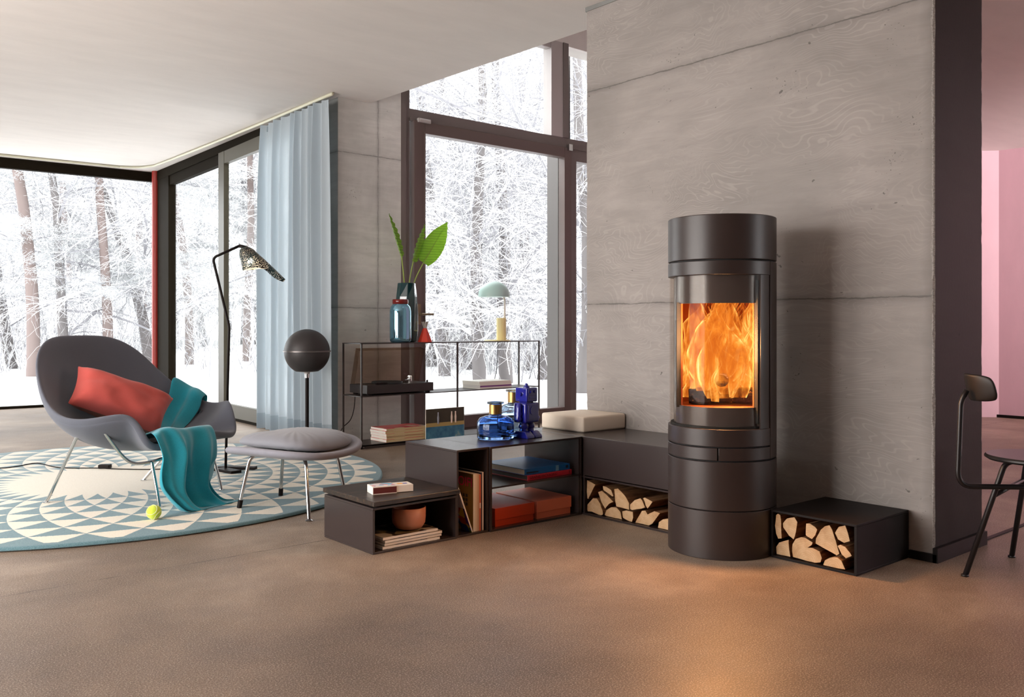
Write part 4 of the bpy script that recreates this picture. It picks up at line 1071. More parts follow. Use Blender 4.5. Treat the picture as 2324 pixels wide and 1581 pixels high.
# ------------------------------------------------------------------ floor lamp and its cord
LZ = 0.0224
t = thing('floor_lamp', 'black bent floor lamp with perforated scoop shade, behind the armchair', 'floor lamp', (2.331, 5.632, LZ))
lampb = Vector((2.325, 5.60, LZ))
m = MB()
m.prism([(2.262, 5.66, LZ), (2.300, 5.47, LZ), (2.372, 5.475, LZ), (2.340, 5.66, LZ)], (0, 0, 0.018))
m.prism([(2.345, 5.66, LZ), (2.480, 5.525, LZ), (2.520, 5.565, LZ), (2.39, 5.72, LZ), (2.30, 5.72, LZ)], (0, 0, 0.018))
m.build('base', M['black'], t, bevel=0.002)
MB().tube(fillet([(2.331, 5.632, LZ + .01), (2.349, 5.617, 0.966), (2.267, 5.687, 1.413), (2.405, 5.569, 1.495)], 0.03), 0.0085, 12).tube([(2.398, 5.575, 1.492), (2.432, 5.545, 1.482)], 0.011, 12).build('stem', M['black'], t, smooth=True)
def lamp_shade():
    # laid out in the lamp's own vertical plane; u runs along the arm, v downwards, in tenths of a millimetre x 2.92
    fw = Vector((math.sin(YAW), math.cos(YAW), 0)); rt = Vector((math.cos(YAW), -math.sin(YAW), 0)); q = 0.000292
    A0 = Vector((2.2170, 5.7280, 1.543))
    P = lambda u, v: A0 + rt * (u * q) + Vector((0, 0, -v * q))
    rows = []; n = 44; K = 22
    for i in range(K + 1):
        k = i / K
        T = Vector((1010 + 840 * k ** 0.92, 165 + 760 * k, 0)); j = min(1, k / 0.42)
        B = Vector((800 + 105 * j, 300 + 440 * j, 0))
        if k > 0.42: B = B.lerp(Vector((1790, 985, 0)), ((k - 0.42) / 0.58))
        c = (T + B) / 2; h = (T - B) / 2; r = h.length * (1.0 if k > 0.1 else 0.72 + 2.8 * k)
        d = h.normalized(); e_ = max(0.0, (k - 0.42) / 0.58); half = PI * (1 - 0.52 * math.sin(PI * e_ ** 0.6) - 0.15 * e_)
        row = []
        for m_ in range(n + 1):
            a = -half + 2 * half * m_ / n
            rr = r * (1 + (0.05 * math.cos(a * 10) if k < 0.16 else 0))
            p2 = c + d * (rr * math.cos(a))
            row.append(P(p2.x, p2.y) + fw * (min(rr, 250) * q * math.sin(a)))
        rows.append(row)
    m = MB().grid(rows)
    m.add([P(880, 205)] + rows[0], [(0, 1 + j, 2 + j) for j in range(n)])
    return m, P(1060, 510)
m, bulb = lamp_shade()
sh = m.build('lamp_shade', speckle_shade('perforated_dark_metal', False), t, smooth=True, solid=0.0015)
sh.data.materials.append(speckle_shade('white_shade_inside', True)); sh.modifiers['thick'].material_offset = 1
MB().lathe(bulb, [(0.001, -.02), (0.014, -.014), (0.02, 0), (0.014, .014), (0.001, .02)], 16).build('bulb', emis('lit_bulb', (1.0, 0.84, 0.60, 1), 30), t, smooth=True)
cz = 0.0225 + 0.0035
pts = [(0.2, 7.15, 0.004), (0.75, 7.0, 0.004), (1.06, 6.86, cz), (1.222, 6.675, cz), (1.327, 6.683, cz), (1.461, 6.746, cz), (1.527, 6.44, cz), (1.716, 6.255, cz), (1.80, 6.134, cz), (2.0, 5.95, cz), (2.20, 5.92, cz), (2.27, 5.80, cz), (2.30, 5.70, cz)]
m = MB().tube(smooth_path(pts, 8), 0.0035, 8)
t2 = thing('lamp_cord', 'thin black lamp cord with a foot switch lying across the rug', 'cord', (1.7, 6.2, 0.0225))
m.build('cable', M['black'], t2, smooth=True)
MB().obox((1.755, 6.235, 0.0225 + 0.013), (0.028, -0.024, 0), (0.016, 0.019, 0), (0, 0, 0.013)).build('foot_switch', M['black'], t2, bevel=0.005)

# ball speaker on its stand
t = thing('ball_speaker', 'dark grey spherical loudspeaker on a slim black stand, in front of the curtain', 'speaker', (3.21, 6.20, 0.0225))
c0 = Vector((3.21, 6.20, 0.77)); r = 0.173
pr = [(r * math.sin(q) + 1e-5, -r * math.cos(q)) for q in [0.52 + (PI - 0.52) * i / 24 for i in range(25)]]
tt = NT('speaker_grille'); oo = tt.obj()
wv = tt.n('TexWave', {'Vector': oo, 'Scale': 120, 'Distortion': 0}, bands_direction='Z').outputs[1]
tt.P(Base_Color=tt.ramp(wv, [(0.2, lin(34, 31, 32)), (0.8, lin(62, 57, 57))]), Roughness=0.5, Metallic=0.2)
MB().lathe(c0, pr, 48).build('globe', tt.m, t, smooth=True, auto=50)
MB().lathe(c0 + Vector((0, 0, 0.004)), [(r - .004, -0.006), (r + .008, -0.005), (r + .008, 0.005), (r - .004, 0.006)], 48).build('ring', mat('grey_ring', lin(104, 98, 96), 0.35, 0.6), t, smooth=True, auto=50)
MB().lathe((3.21, 6.20, 0.60), [(0.02, 0), (0.022, 0.012), (0.084, 0.019), (0.086, 0.022)], 32).build('bottom_plate', M['alu_light'], t, smooth=True, auto=50)
MB().tube([(3.21, 6.20, 0.030), (3.21, 6.20, 0.60)], 0.014, 16).build('stand_pole', M['black'], t, smooth=True, auto=50)
MB().tube([(3.21, 6.20, 0.57), (3.21, 6.20, 0.603)], 0.019, 16).build('collar', M['chrome'], t, smooth=True, auto=50)
MB().lathe((3.19, 6.20, 0.0225), [(0.085, 0), (0.085, 0.008), (0.08, 0.012), (0.01, 0.013)], 40).build('stand_foot', M['black'], t, smooth=True, auto=50)

# ------------------------------------------------------------------ thin steel shelf by the tall glazing
SX0, SX1, SY0, SY1 = 3.598, 5.485, 6.05, 6.345
t = thing('wire_shelf', 'long low black steel shelf in front of the pillar and the tall glass door', 'shelf', (4.54, 6.2, 0))
brn = powder('brown_black_steel', lin(48, 38, 34), 0.4)
box(SX0, SX1, SY0, SY1, 0.824, 0.832).build('top_shelf', brn, t)
box(SX0, SX1, SY0, SY1, 0.407, 0.415).build('middle_shelf', brn, t)
box(SX0, SX1, SY0, SY1, 0.02, 0.032).build('bottom_shelf', brn, t)
box(SX0, SX1, SY0, SY0 + .006, 0.0, 0.028).build('plinth', brn, t)
for x in (SX0 + .006, 4.543, SX1 - .006):
    for y in (SY0 + .006, SY1 - .006):
        if x == 4.543 and y > 6.1: continue
        MB().box(x - .006, x + .006, y - .006, y + .006, 0.0, 0.832).build('post', brn, t)
# turntable
def turntable():
    x0, x1, y0, y1, z = 3.66, 4.30, 6.065, 6.335, 0.4155
    t = thing('turntable', 'dark record player with its smoky lid raised, on the black steel shelf', 'record player', ((x0 + x1) / 2, (y0 + y1) / 2, z))
    dk = powder('black_brown_plinth', lin(40, 32, 30), 0.4)
    MB().box(x0, x1, y0, y1, z + .012, z + .082).build('plinth', dk, t, bevel=0.003)
    m = MB()
    for x in (x0 + .04, x1 - .04):
        for y in (y0 + .03, y1 - .03): m.lathe((x, y, z), [(0.02, 0), (0.022, 0.013)], 14)
    m.build('feet', M['black'], t)
    MB().lathe((x0 + .27, (y0 + y1) / 2, z + .082), [(0.125, 0), (0.127, .004), (0.126, .016), (0.118, .018), (0.01, .0185)], 48).build('platter', mat('rubber_mat', g(0.015), 0.6), t, smooth=True, auto=40)
    MB().tube([(x1 - .09, y1 - .05, z + .08), (x1 - .09, y1 - .05, z + .125)], 0.018, 14).tube([(x1 - .07, y1 - .04, z + .118), (x1 - .10, y1 - .09, z + .118), (x1 - .20, y0 + .10, z + .110), (x1 - .23, y0 + .085, z + .106)], 0.005, 8).tube([(x1 - .085, y1 - .03, z + .118), (x1 - .06, y1 - .015, z + .118)], 0.014, 12).build('tonearm', M['chrome'], t, smooth=True, auto=40)
    MB().box(x0 + .10, x0 + .20, y0 + .02, y0 + .05, z + .082, z + .098).tube([(x1 - .03, y0 + .05, z + .082), (x1 - .03, y0 + .05, z + .10)], 0.008, 10).build('controls', M['black'], t)
    # lid hinged at the back edge, tilted up
    hy, hz = y1 - .004, z + .084; L = 0.30; ang = math.radians(74)
    dy, dz = -math.cos(ang), math.sin(ang); ny, nz = -math.sin(ang), -math.cos(ang)
    def pt(x, a, b): return (x, hy + dy * a + ny * b, hz + dz * a + nz * b)
    m = MB(); th = 0.06
    def slab(xa, xb, a0, a1, b0, b1):
        m.add([pt(x, a, b) for b in (b0, b1) for a in (a0, a1) for x in (xa, xb)], [(0, 2, 3, 1), (4, 5, 7, 6), (0, 1, 5, 4), (2, 6, 7, 3), (0, 4, 6, 2), (1, 3, 7, 5)])
    slab(x0 + .005, x1 - .005, 0, L, 0, .003)
    slab(x0 + .005, x0 + .008, 0, L, .003, th); slab(x1 - .008, x1 - .005, 0, L, .003, th); slab(x0 + .005, x1 - .005, L - .003, L, .003, th)
    m.build('dust_cover', thin_glass('smoky_acrylic', (0.86, 0.79, 0.73, 1), 0.04), t)
    MB().tube(smooth_path([(x0 + .05, y1 - .002, z + .03), (x0 + .05, y1 + .015, 0.30), (x0 + .02, y1 + .025, 0.20), (x0 - .05, y1 + .04, 0.13), (x0 - .09, y1 + .05, 0.004)], 6), 0.0035, 6).build('power_cord', M['black'], t, smooth=True)
turntable()
def stack(name, x0, x1, y0, y1, z, specs, group, labs, pages=None):
    for (h, cm, dx), lab in zip(specs, labs):
        flat_mag(x0 + dx, x1 + dx, y0 + abs(dx), y1, z, h, lab, cm, group, 0.0, pages or M['paper']); z += h + .0003
    return z
pg = mat('pulp_pages', lin(206, 184, 138), 0.8); redc = cover_mat('red_pulp_cover', [(0, lin(214, 76, 70)), (0.4, lin(222, 196, 160)), (0.7, lin(198, 60, 60))], 12, 1.2)
labs = ['lowest yellowed magazine of the pile on the shelf floor', 'second yellowed magazine of the pile on the shelf floor', 'third yellowed magazine of the pile on the shelf floor', 'fourth yellowed magazine of the pile on the shelf floor', 'top magazine with red cover of the pile on the shelf floor']
stack('magazine', 3.835, 4.235, 6.06, 6.30, 0.0322, [(0.022, redc, 0.0), (0.022, redc, 0.006), (0.023, redc, 0.0), (0.022, redc, -0.005), (0.018, redc, 0.003)], 'yellowed magazines on the shelf floor', labs, pg)
o = MB().grid([[(4.24 + 0.10 * u, 6.08 + 0.22 * v, 0.080 + 0.03 * math.sin(u * 5 + v)) for u in [i / 8 for i in range(9)]] for v in [j / 6 for j in range(7)]]).build('open_brochure', M['paper_old'], smooth=True, solid=0.002)
tag(o, 'curled pale brochure lying on the maroon book on the shelf floor', 'brochure')
hb = MB().box(4.25, 4.36, 6.08, 6.28, 0.0322, 0.0745).build('book', mat('maroon_cloth', lin(92, 66, 70), 0.5), bevel=0.002)
tag(hb, 'dull maroon book under the curled brochure on the shelf floor', 'book')
wh = [mat('white_cover', lin(226, 224, 214), 0.5), mat('grey_cover', lin(206, 206, 200), 0.5), mat('purple_cover', lin(120, 50, 130), 0.5), mat('ivory_cover', lin(220, 214, 196), 0.5)]
stack('magazine', 4.80, 5.16, 6.07, 6.32, 0.4152, [(0.016, wh[1], 0.0), (0.012, wh[2], 0.002), (0.018, wh[3], 0.0), (0.018, wh[0], -0.004)], 'pale magazines on the middle shelf',
      ['lowest pale magazine of the pile on the middle wire shelf', 'purple spined magazine in the pale pile on the middle wire shelf', 'third pale magazine of the pile on the middle wire shelf', 'topmost pale magazine of the pile on the middle wire shelf'], None)
for o in list(bpy.data.objects):
    if o.name.startswith('spine') and o.parent and 'purple' in o.parent.get('label', ''): o.data = o.data.copy(); o.data.materials[0] = wh[2]
# leaning picture
t = thing('picture_print', 'small unframed colour print of a pool leaning on the wire shelf', 'picture', (4.40, 6.01, 0))
y = 6.035
MB().box(4.20, 4.60, y, y + .006, 0.0, 0.278).build('board', M['paper'], t)
MB().box(4.202, 4.598, y - .001, y, 0.160, 0.276).build('dark_band', mat('dark_green_ink', lin(58, 52, 36), 0.5), t)
MB().box(4.202, 4.598, y - .0015, y, 0.128, 0.160).build('terrace_band', mat('tan_ink', lin(176, 152, 92), 0.5), t)
pt_ = NT('pool_ink'); ob = pt_.obj(); n1 = pt_.noise(ob, 16, 3)
pt_.P(Base_Color=pt_.ramp(n1, [(0.3, lin(40, 96, 130)), (0.6, lin(70, 132, 156)), (0.75, lin(150, 170, 160))]), Roughness=0.4)
MB().box(4.202, 4.598, y - .001, y, 0.002, 0.128).build('pool_band', pt_.m, t)
inks = [mat('ink_blue_grey', lin(140, 140, 150), 0.5), mat('ink_flesh', lin(222, 196, 178), 0.5)]
for x, c_ in ((4.325, 0), (4.465, 1), (4.505, 1)):
    m = MB()
    m.tube([(x, y - .001, 0.150), (x, y - .001, 0.20), (x, y - .001, 0.225)], [0.007, 0.010, 0.006], 8); m.tube([(x, y - .001, 0.222), (x, y - .001, 0.246)], 0.006, 8); m.build('printed_figure', inks[c_], t)


# things on top of the wire shelf
TZ = 0.8322
def vase():
    x, y = 4.163, 6.262
    t = thing('vase', 'tall dark green faceted ceramic vase holding three big leaves', 'vase', (x, y, TZ))
    n = 8; rows = []
    prof = [(0.066, 0), (0.088, 0.008), (0.097, 0.10), (0.096, 0.24), (0.088, 0.38), (0.076, 0.495), (0.068, 0.498), (0.066, 0.45), (0.055, 0.2)]
    for i, (r, z) in enumerate(prof):
        tw = 0.35 * z / 0.5
        rows.append([(x + r * math.cos(2 * PI * k / n + tw), y + r * math.sin(2 * PI * k / n + tw), TZ + z) for k in range(n)])
    m = MB().grid(rows, closed=True).add(rows[0], [tuple(range(n))]).add(rows[-1], [tuple(range(n))])
    m.build('body', mat('dark_teal_glaze', lin(18, 54, 58), 0.07, 0, Coat_Weight=0.5), t, bevel=0.004)
vase()
def big_leaf(stem, tip, wid, label, nvec, curl):
    S = [Vector(p) for p in stem]; t = thing('leaf_stem', label, 'leaf', S[0], 'leaves in the green vase')
    MB().tube(smooth_path(S, 6), 0.005, 8).build('stalk', M['stem'], t, smooth=True)
    b, e = S[-1], Vector(tip); d = e - b; L = d.length; d.normalize()
    nv = Vector(nvec); nv = (nv - d * nv.dot(d)).normalized(); sd = d.cross(nv); rows = []
    for i in range(29):
        k = i / 28; w2 = wid * (math.sin(PI * min(1, k * 0.90 + 0.10) ** 0.85) ** 0.75) * (1 - k ** 6 * 0.5) if k < 1 else 0.001
        r = []
        for j in range(9):
            q = (j - 4) / 4
            rip = 0.006 * math.sin(k * 46 + abs(q) * 5) * abs(q)
            r.append(b + d * L * k + sd * q * w2 + nv * (curl * abs(q) * w2 + rip + 0.04 * L * k * k))
        rows.append(r)
    MB().grid(rows).build('leaf_blade', M['leaf'], t, smooth=True)
    MB().tube([r[4] - nv * .002 for r in rows], [0.005 * (1 - k / 30) for k in range(29)], 6).build('midrib', M['stem'], t, smooth=True)
big_leaf([(4.150, 6.262, TZ + 0.25), (4.118, 6.23, 1.33), (4.073, 6.20, 1.54)], (3.935, 6.20, 1.885), 0.046, 'narrow leaf seen edge on, left one in the dark green vase', (0.52, -0.8, 0.1), 0.4)
big_leaf([(4.165, 6.262, TZ + 0.25), (4.182, 6.25, 1.33), (4.195, 6.21, 1.51)], (4.300, 6.21, 1.830), 0.058, 'shaded middle leaf in the dark green vase', (0.42, -0.88, -0.1), 0.3)
big_leaf([(4.180, 6.262, TZ + 0.25), (4.216, 6.23, 1.33), (4.285, 6.19, 1.50)], (4.530, 6.19, 1.862), 0.092, 'broad bright green leaf, right one in the dark green vase', (-0.25, -0.95, 0.12), 0.10)
def jar():
    x, y = 4.022, 6.142
    t = thing('glass_jar', 'metallic blue glass jar with a red rim, left of the dark green vase', 'jar', (x, y, TZ))
    gl = NT('mirrored_blue_glass').P(Base_Color=lin(130, 178, 200), Roughness=0.05, Metallic=0.85)
    MB().lathe((x, y, TZ), [(0.001, 0), (0.073, 0.0), (0.086, 0.014), (0.088, 0.04), (0.088, 0.258), (0.082, 0.290), (0.066, 0.312), (0.062, 0.316)], 48).build('body', gl, t, smooth=True, auto=60)
    MB().lathe((x, y, TZ), [(0.060, 0.314), (0.066, 0.318), (0.066, 0.350), (0.062, 0.354), (0.055, 0.354), (0.052, 0.32)], 40).build('rim', mat('red_glass', lin(110, 30, 26), 0.12), t, smooth=True, auto=60)
jar()
def cone():
    x, y = 4.238, 6.10
    t = thing('cone_figure', 'small red cone candle holder with black and white striped top, beside the vase', 'candle holder', (x, y, TZ))
    m = MB().lathe((x, y, TZ), [(0.062, 0), (0.060, 0.006), (0.02, 0.110), (0.014, 0.118)], 7); m.build('cone', mat('red_glaze', lin(206, 62, 46), 0.2), t, bevel=0.003)
    rows = []; n = 24; m = MB()
    for r, z in ((0.013, 0.116), (0.016, 0.13), (0.032, 0.170), (0.027, 0.170), (0.012, 0.135)):
        rows.append([(x + r * math.cos(2 * PI * k / n), y + r * math.sin(2 * PI * k / n), TZ + z) for k in range(n)])
    m.grid(rows, closed=True)
    m.mi = [(i % n) // 1 % 2 for i in range(len(m.f))]
    m.add(rows[0], [tuple(range(n))]); m.add(rows[-1], [tuple(range(n))])
    m.build('striped_top', [mat('white_glaze', lin(236, 230, 220), 0.25), mat('black_glaze', g(0.02), 0.25)], t)
cone()
def table_lamp():
    x, y = 5.075, 6.19
    t = thing('table_lamp', 'lit mint dome table lamp with yellow base on the black steel shelf', 'table lamp', (x, y, TZ))
    ye = mat('cream_yellow_lacquer', lin(238, 222, 160), 0.4); mint = mat('mint_lacquer', lin(176, 206, 200), 0.4)
    MB().lathe((x + .02, y, TZ), [(0.12, 0), (0.12, 0.004), (0.115, 0.009), (0.01, 0.010)], 40).build('base', ye, t, smooth=True, auto=40)
    MB().lathe((x + .065, y, TZ), [(0.044, 0.009), (0.044, 0.205), (0.040, 0.208), (0.01, 0.208)], 32).build('base_cylinder', ye, t, smooth=True, auto=40)
    MB().tube(fillet([(x + .085, y, TZ + .18), (x + .105, y, TZ + .22), (x + .105, y, TZ + .40), (x + .02, y, TZ + .44)], 0.05, 6), 0.009, 12).build('stem', M['paper'], t, smooth=True)
    R0 = 0.143; pr = [(R0, 0.400), (R0, 0.408)] + [(R0 * math.cos(a) + 1e-4, 0.408 + 0.130 * math.sin(a)) for a in [PI / 2 * i / 12 for i in range(1, 13)]]
    inn = [(r * .97, z - .004) for r, z in pr[::-1]]
    MB().lathe((x - 0.02, y, TZ), pr + inn, 48).build('lamp_shade', mint, t, smooth=True, auto=60)
    MB().lathe((x - 0.01, y, TZ + .425), [(0.001, -.022), (0.02, -.012), (0.026, 0), (0.02, .014), (0.001, .022)], 18).build('bulb', emis('warm_bulb', (1.0, 0.85, 0.6, 1), 22), t, smooth=True)
    MB().tube(smooth_path([(x + .13, y + .05, TZ + .006), (5.22, 6.33, TZ + .01), (5.24, 6.36, 0.80), (5.23, 6.36, 0.60), (5.20, 6.36, 0.47)], 6), 0.003, 6).build('cord', M['black'], t, smooth=True)
table_lamp()

# ------------------------------------------------------------------ chair at the right edge
def side_chair():
    bx, by = 3.520, 1.458
    t = thing('dining_chair', 'black metal and plywood chair at the right edge by the wall end', 'chair', (3.80, 1.30, 0))
    dk = powder('black_chair_steel', lin(24, 20, 22), 0.38); ply = mat('dark_stained_plywood', lin(20, 13, 11), 0.5)
    sc0 = Vector((3.745, 1.275, 0.462)); rs = 0.190
    MB().lathe(sc0, [(0.01, -0.010), (rs - .012, -0.010), (rs, -0.002), (rs, 0.004), (rs - .006, 0.010), (0.01, 0.011)], 56).build('seat', mat('black_leather', lin(38, 36, 36), 0.33), t, smooth=True, auto=40)
    # curved back plate, facing the seat centre
    out = Vector((bx, by, 0)) - Vector((sc0.x, sc0.y, 0)); out.normalize(); sd = Vector((-out.y, out.x, 0))
    ctr = Vector((bx + .013, by - .011, 0.733)); rows = []
    for i in range(11):
        v = i / 10 * 2 - 1; r = []
        for j in range(21):
            a = j / 20 * 2 - 1
            hw = 0.098 * (1 - 0.16 * abs(v) ** 3); hz = 0.052 * (1 - 0.16 * abs(a) ** 6)
            r.append(ctr + sd * a * hw - out * (0.045 * a * a) + Vector((0, 0, v * hz)) + out * (0.012 * v))
        rows.append(r)
    MB().grid(rows).build('backrest', ply, t, smooth=True, solid=0.011, sub=1)
    mid = ctr + out * 0.012
    fl = lambda p: (p[0], p[1], p[2])
    low = Vector((3.525, 1.462, 0.0)); h = 0.355
    pth = fillet([mid + Vector((0, 0, -0.01)), Vector((low.x, low.y, 0.68)) + out * 0.015, Vector((low.x - .01, low.y + .004, h)) + out * 0.02, sc0 * 1.0 + Vector((-0.02, 0.02, -0.112)), sc0 + Vector((0.12, -0.13, -0.112))], 0.06, 7)
    MB().tube(pth, 0.0105, 12).build('back_stem', dk, t, smooth=True)
    legs = [((3.560, 1.476), (3.655, 1.365)), ((4.000, 1.470), (3.86, 1.36)), ((3.72, 0.98), (3.745, 1.16))]
    for (fx, fy), (tx, ty) in legs:
        c1 = Vector((tx, ty, 0.448)); dn = Vector((fx, fy, 0.0)); dd = (Vector((sc0.x, sc0.y, 0.448)) - c1) * 0.6
        MB().tube(fillet([dn, c1, c1 + dd], 0.06, 7), 0.0105, 12).tube([dn, dn + Vector((0, 0, .008))], 0.014, 12).build('leg', dk, t, smooth=True)
    MB().tube([Vector((3.560, 1.476, 0)).lerp(Vector((3.655, 1.365, .448)), 0.70), Vector((4.0, 1.47, 0)).lerp(Vector((3.86, 1.36, .448)), 0.78)], 0.009, 12).build('stretcher', dk, t, smooth=True)
side_chair()

# ------------------------------------------------------------------ the snowy garden outside
m = MB()
nx = 50
rows = []
for i in range(nx + 1):
    r = []
    for j in range(nx + 1):
        x = -30 + 100 * i / nx; y = 6.75 + 75 * j / nx
        d = math.hypot(x - 2, y - 8)
        z = -0.06 + 0.10 * noise.noise((x * .25, y * .25, 0)) * min(1, d / 9) + max(0, d - 24) * 0.03
        r.append((x, y, z))
    rows.append(r)
# keep the snow outside of the house
gs = MB().grid(rows)
o = gs.build('snow_ground', M['snow'], origin=(0, 0, 0), smooth=True); o['kind'] = 'structure'

def tubes(segs, n=3):
    m = MB()
    for a, b, ra, rb in segs:
        d = b - a
        if d.length < 1e-4: continue
        d.normalize(); u = d.orthogonal().normalized(); v = d.cross(u); vs = []
        for p, r in ((a, ra), (b, rb)):
            for k in range(n):
                q = 2 * PI * k / n; vs.append(p + (u * math.cos(q) + v * math.sin(q)) * r)
        m.add(vs, [(k, (k + 1) % n, n + (k + 1) % n, n + k) for k in range(n)])
    return m
def gen_bare(seed, height, spread, levels, kids, lean=0.1, droop=0.0, r0=0.09):
    rnd = random.Random(seed); trunk = []; twig = []
    def grow(p, d, L, r, lv):
        steps = (5, 8, 7, 5)[lv]; pts = [(p.copy(), r)]
        for s in range(steps):
            d = (d + Vector((rnd.uniform(-1, 1), rnd.uniform(-1, 1), rnd.uniform(-.6, .6))) * (0.10 + .13 * lv) + Vector((0, 0, -droop * lv))).normalized()
            q = p + d * L / steps; r2 = r * (1 - 0.55 * (s + 1) / steps)
            (trunk if lv == 0 else twig).append((p.copy(), q.copy(), pts[-1][1], r2))
            pts.append((q.copy(), r2)); p = q
            if lv < levels:
                for _ in range(kids[lv]):
                    f = rnd.uniform(0, 1)
                    base = pts[-2][0].lerp(q, f)
                    if lv == 0 and s == 0 and f < 0.5: continue
                    ax = Vector((rnd.gauss(0, 1), rnd.gauss(0, 1), rnd.gauss(0.25, .6))).normalized()
                    nd = (d * (1 - spread) + ax * spread).normalized()
                    grow(base, nd, L * rnd.uniform(0.38, 0.62), max(0.0020, r2 * 0.38), lv + 1)
    grow(Vector((0, 0, -0.2)), Vector((lean, rnd.uniform(-.05, .05), 1)).normalized(), height, r0, 0)
    return trunk, twig
def gen_bush(seed, n, h):
    rnd = random.Random(seed); tw = []
    for i in range(n):
        p = Vector((rnd.gauss(0, .7), rnd.gauss(0, .5), -0.1)); d = Vector((rnd.gauss(0, .28), rnd.gauss(0, .28), 1)).normalized(); L = h * rnd.uniform(.5, 1.1); r = rnd.uniform(.006, .014)
        for s in range(5):
            d = (d + Vector((rnd.gauss(0, .10), rnd.gauss(0, .10), 0))).normalized(); q = p + d * L / 5
            tw.append((p.copy(), q.copy(), r, r * .75)); r *= .75
            for _ in range(3):
                b = p.lerp(q, rnd.random()); nd = (d + Vector((rnd.gauss(0, .7), rnd.gauss(0, .7), rnd.uniform(-.2, .5)))).normalized()
                e = b + nd * L * rnd.uniform(.06, .18); tw.append((b, e, .0032, .0022))
                for _ in range(2):
                    b2 = b.lerp(e, rnd.uniform(.3, 1)); e2 = b2 + (nd + Vector((rnd.gauss(0, .6), rnd.gauss(0, .6), .1))).normalized() * L * .06
                    tw.append((b2, e2, .0026, .0018))
            p = q
    return tw
def gen_pine(seed, height, r0):
    rnd = random.Random(seed); trunk = []; br = []; need = MB()
    p = Vector((0, 0, -0.2)); d = Vector((0, 0, 1))
    N = 14; pts = [p.copy()]
    for i in range(N):
        d = (d + Vector((rnd.gauss(0, .02), rnd.gauss(0, .02), 0))).normalized(); q = p + d * height / N
        trunk.append((p.copy(), q.copy(), r0 * (1 - .6 * i / N), r0 * (1 - .6 * (i + 1) / N))); p = q; pts.append(p.copy())
    for i in range(58):
        f = rnd.uniform(0.20, 1.0); k = f * N; b = pts[int(min(k, N - 1))].lerp(pts[min(int(k) + 1, N)], k % 1)
        a = rnd.uniform(0, 2 * PI); L = (1 - f * 0.6) * rnd.uniform(1.2, 3.0)
        dd = Vector((math.cos(a), math.sin(a), rnd.uniform(-.15, .35))).normalized(); q = b
        rr = 0.022
        for s in range(5):
            dd = (dd + Vector((rnd.gauss(0, .18), rnd.gauss(0, .18), rnd.gauss(-.03, .14)))).normalized(); e = q + dd * L / 5
            br.append((q.copy(), e.copy(), rr, rr * .7)); rr *= .7
            if s >= 1:
                for _ in range(5):
                    c = q.lerp(e, rnd.random()) + Vector((rnd.gauss(0, .16), rnd.gauss(0, .16), rnd.gauss(.02, .09)))
                    br.append((q.lerp(e, rnd.random()), c, .004, .003))
                    for _ in range(54):
                        v = Vector((rnd.gauss(0, 1), rnd.gauss(0, 1), rnd.gauss(.15, .6))).normalized() * rnd.uniform(.04, .11)
                        w2 = v.orthogonal().normalized() * 0.004; s0 = c + Vector((rnd.gauss(0, .10), rnd.gauss(0, .10), rnd.gauss(0, .035)))
                        need.add([s0 - w2, s0 + w2, s0 + v], [(0, 1, 2)])
            q = e
    return trunk, br, need
protos = {}
def make_proto(key, label, cat, group):
    t = thing(key, label, cat, (0, 0, 0), group); return t
def add_parts(t, trunk, twig, need=None, tm=None, nm='trunk'):
    if trunk: tubes(trunk, 8).build('trunk', tm or M['trunk'], t, smooth=True)
    if twig: tubes(twig, 3).build('branches', M['twig'], t)
    if need: need.build('needle_clumps', M['needle'], t)
used = set()
def plant(key, x, y, rz, s, label=None):
    root = protos[key]
    if key not in used: r = root; used.add(key)
    else:
        r = root.copy(); col.objects.link(r)
        for ch in root.children:
            c2 = ch.copy(); col.objects.link(c2); c2.parent = r
    d = math.hypot(x - 2, y - 8)
    r.location = (x, y, -0.06 + max(0, d - 24) * 0.03); r.rotation_euler = (0, 0, rz); r.scale = (s, s, s)
    if label: r['label'] = label; r.pop('group', None) if hasattr(r, 'pop') else None
    return r
GB, GS, GP = 'bare frosted trees outside', 'frosted thickets outside', 'snowy pines outside'
LB, LS, LP = 'bare frosted tree in the snowy wood outside the windows', 'frosted thicket of thin stems at the edge of the snowy wood', 'snow laden pine with a reddish trunk outside the corner window'
for i in range(5):
    k = 'bare_tree_%d' % i
    t = make_proto('bare_tree', LB, 'tree', GB); protos[k] = t
    add_parts(t, *gen_bare(31 + i, 7.0, 0.62, 3, (4, 2, 2), lean=random.Random(i).uniform(-.12, .12), droop=0.05, r0=0.13))
for i in range(3):
    k = 'bush_%d' % i
    t = make_proto('thicket', LS, 'shrub', GS); protos[k] = t
    add_parts(t, None, gen_bush(71 + i, 26, 2.4))
for i in range(2):
    k = 'pine_%d' % i
    t = make_proto('pine_tree', LP, 'tree', GP); protos[k] = t
    add_parts(t, *gen_pine(91 + i, 9.0, 0.115), tm=M['pinebark'])
FW = Vector((math.sin(YAW), math.cos(YAW), 0)); RT = Vector((math.cos(YAW), -math.sin(YAW), 0))
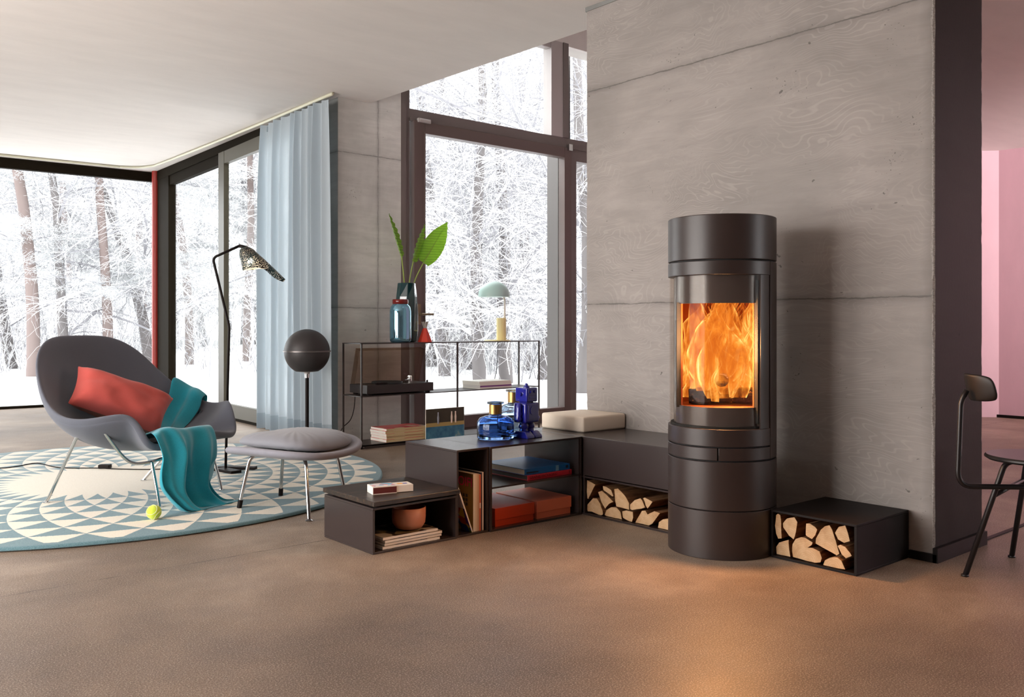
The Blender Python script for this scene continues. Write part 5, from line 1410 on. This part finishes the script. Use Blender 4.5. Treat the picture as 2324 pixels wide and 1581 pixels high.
def spot(px, dist): return FW * dist + RT * dist * (px - CX) / F_PX
rnd = random.Random(5)
P_ = [('pine_0', 245, 19.0, 1.0), ('pine_1', 75, 18.0, 1.15), ('bare_tree_0', 150, 19, 0.9), ('bare_tree_1', 345, 21, 1.0), ('pine_1', 430, 23, 1.05), ('pine_0', 560, 25, 1.1), ('pine_0', -40, 20, 1.1), ('bare_tree_2', 30, 21, 1.0), ('pine_1', 330, 30, 1.2), ('pine_0', 160, 29, 1.2),
      ('bare_tree_3', 1090, 15.5, 0.95), ('bare_tree_4', 1150, 16.0, 1.0), ('bare_tree_0', 1010, 18, 1.05), ('bare_tree_1', 1230, 17, 1.0), ('bare_tree_2', 1060, 21, 1.1), ('bare_tree_3', 1320, 13.5, 0.95), ('bare_tree_4', 980, 23, 1.15), ('bare_tree_0', 1200, 24, 1.2), ('bare_tree_2', 1290, 22, 1.1), ('bare_tree_1', 1120, 27, 1.3), ('bare_tree_3', 1190, 20, 1.1), ('bare_tree_4', 1040, 28, 1.3)]
for k, px, d, s in P_:
    p = spot(px, d); plant(k, p.x, p.y, rnd.uniform(0, 6.28), s)
for i in range(26):
    px = rnd.uniform(-40, 620); d = rnd.uniform(19, 34); p = spot(px, d); plant('bush_%d' % (i % 3), p.x, p.y, rnd.uniform(0, 6), rnd.uniform(0.8, 1.4))
for i in range(16):
    px = rnd.uniform(940, 1340); d = rnd.uniform(15.5, 26); p = spot(px, d); plant('bush_%d' % (i % 3), p.x, p.y, rnd.uniform(0, 6), rnd.uniform(0.7, 1.3))
for i in range(22):
    px = -60 + 700 * i / 21 + rnd.uniform(-15, 15); d = rnd.uniform(32, 46); p = spot(px, d); plant('bare_tree_%d' % (i % 5), p.x, p.y, rnd.uniform(0, 6), rnd.uniform(1.2, 1.8))
for i in range(16):
    px = 930 + 420 * i / 15 + rnd.uniform(-15, 15); d = rnd.uniform(28, 42); p = spot(px, d); plant('bare_tree_%d' % (i % 5), p.x, p.y, rnd.uniform(0, 6), rnd.uniform(1.2, 1.8))
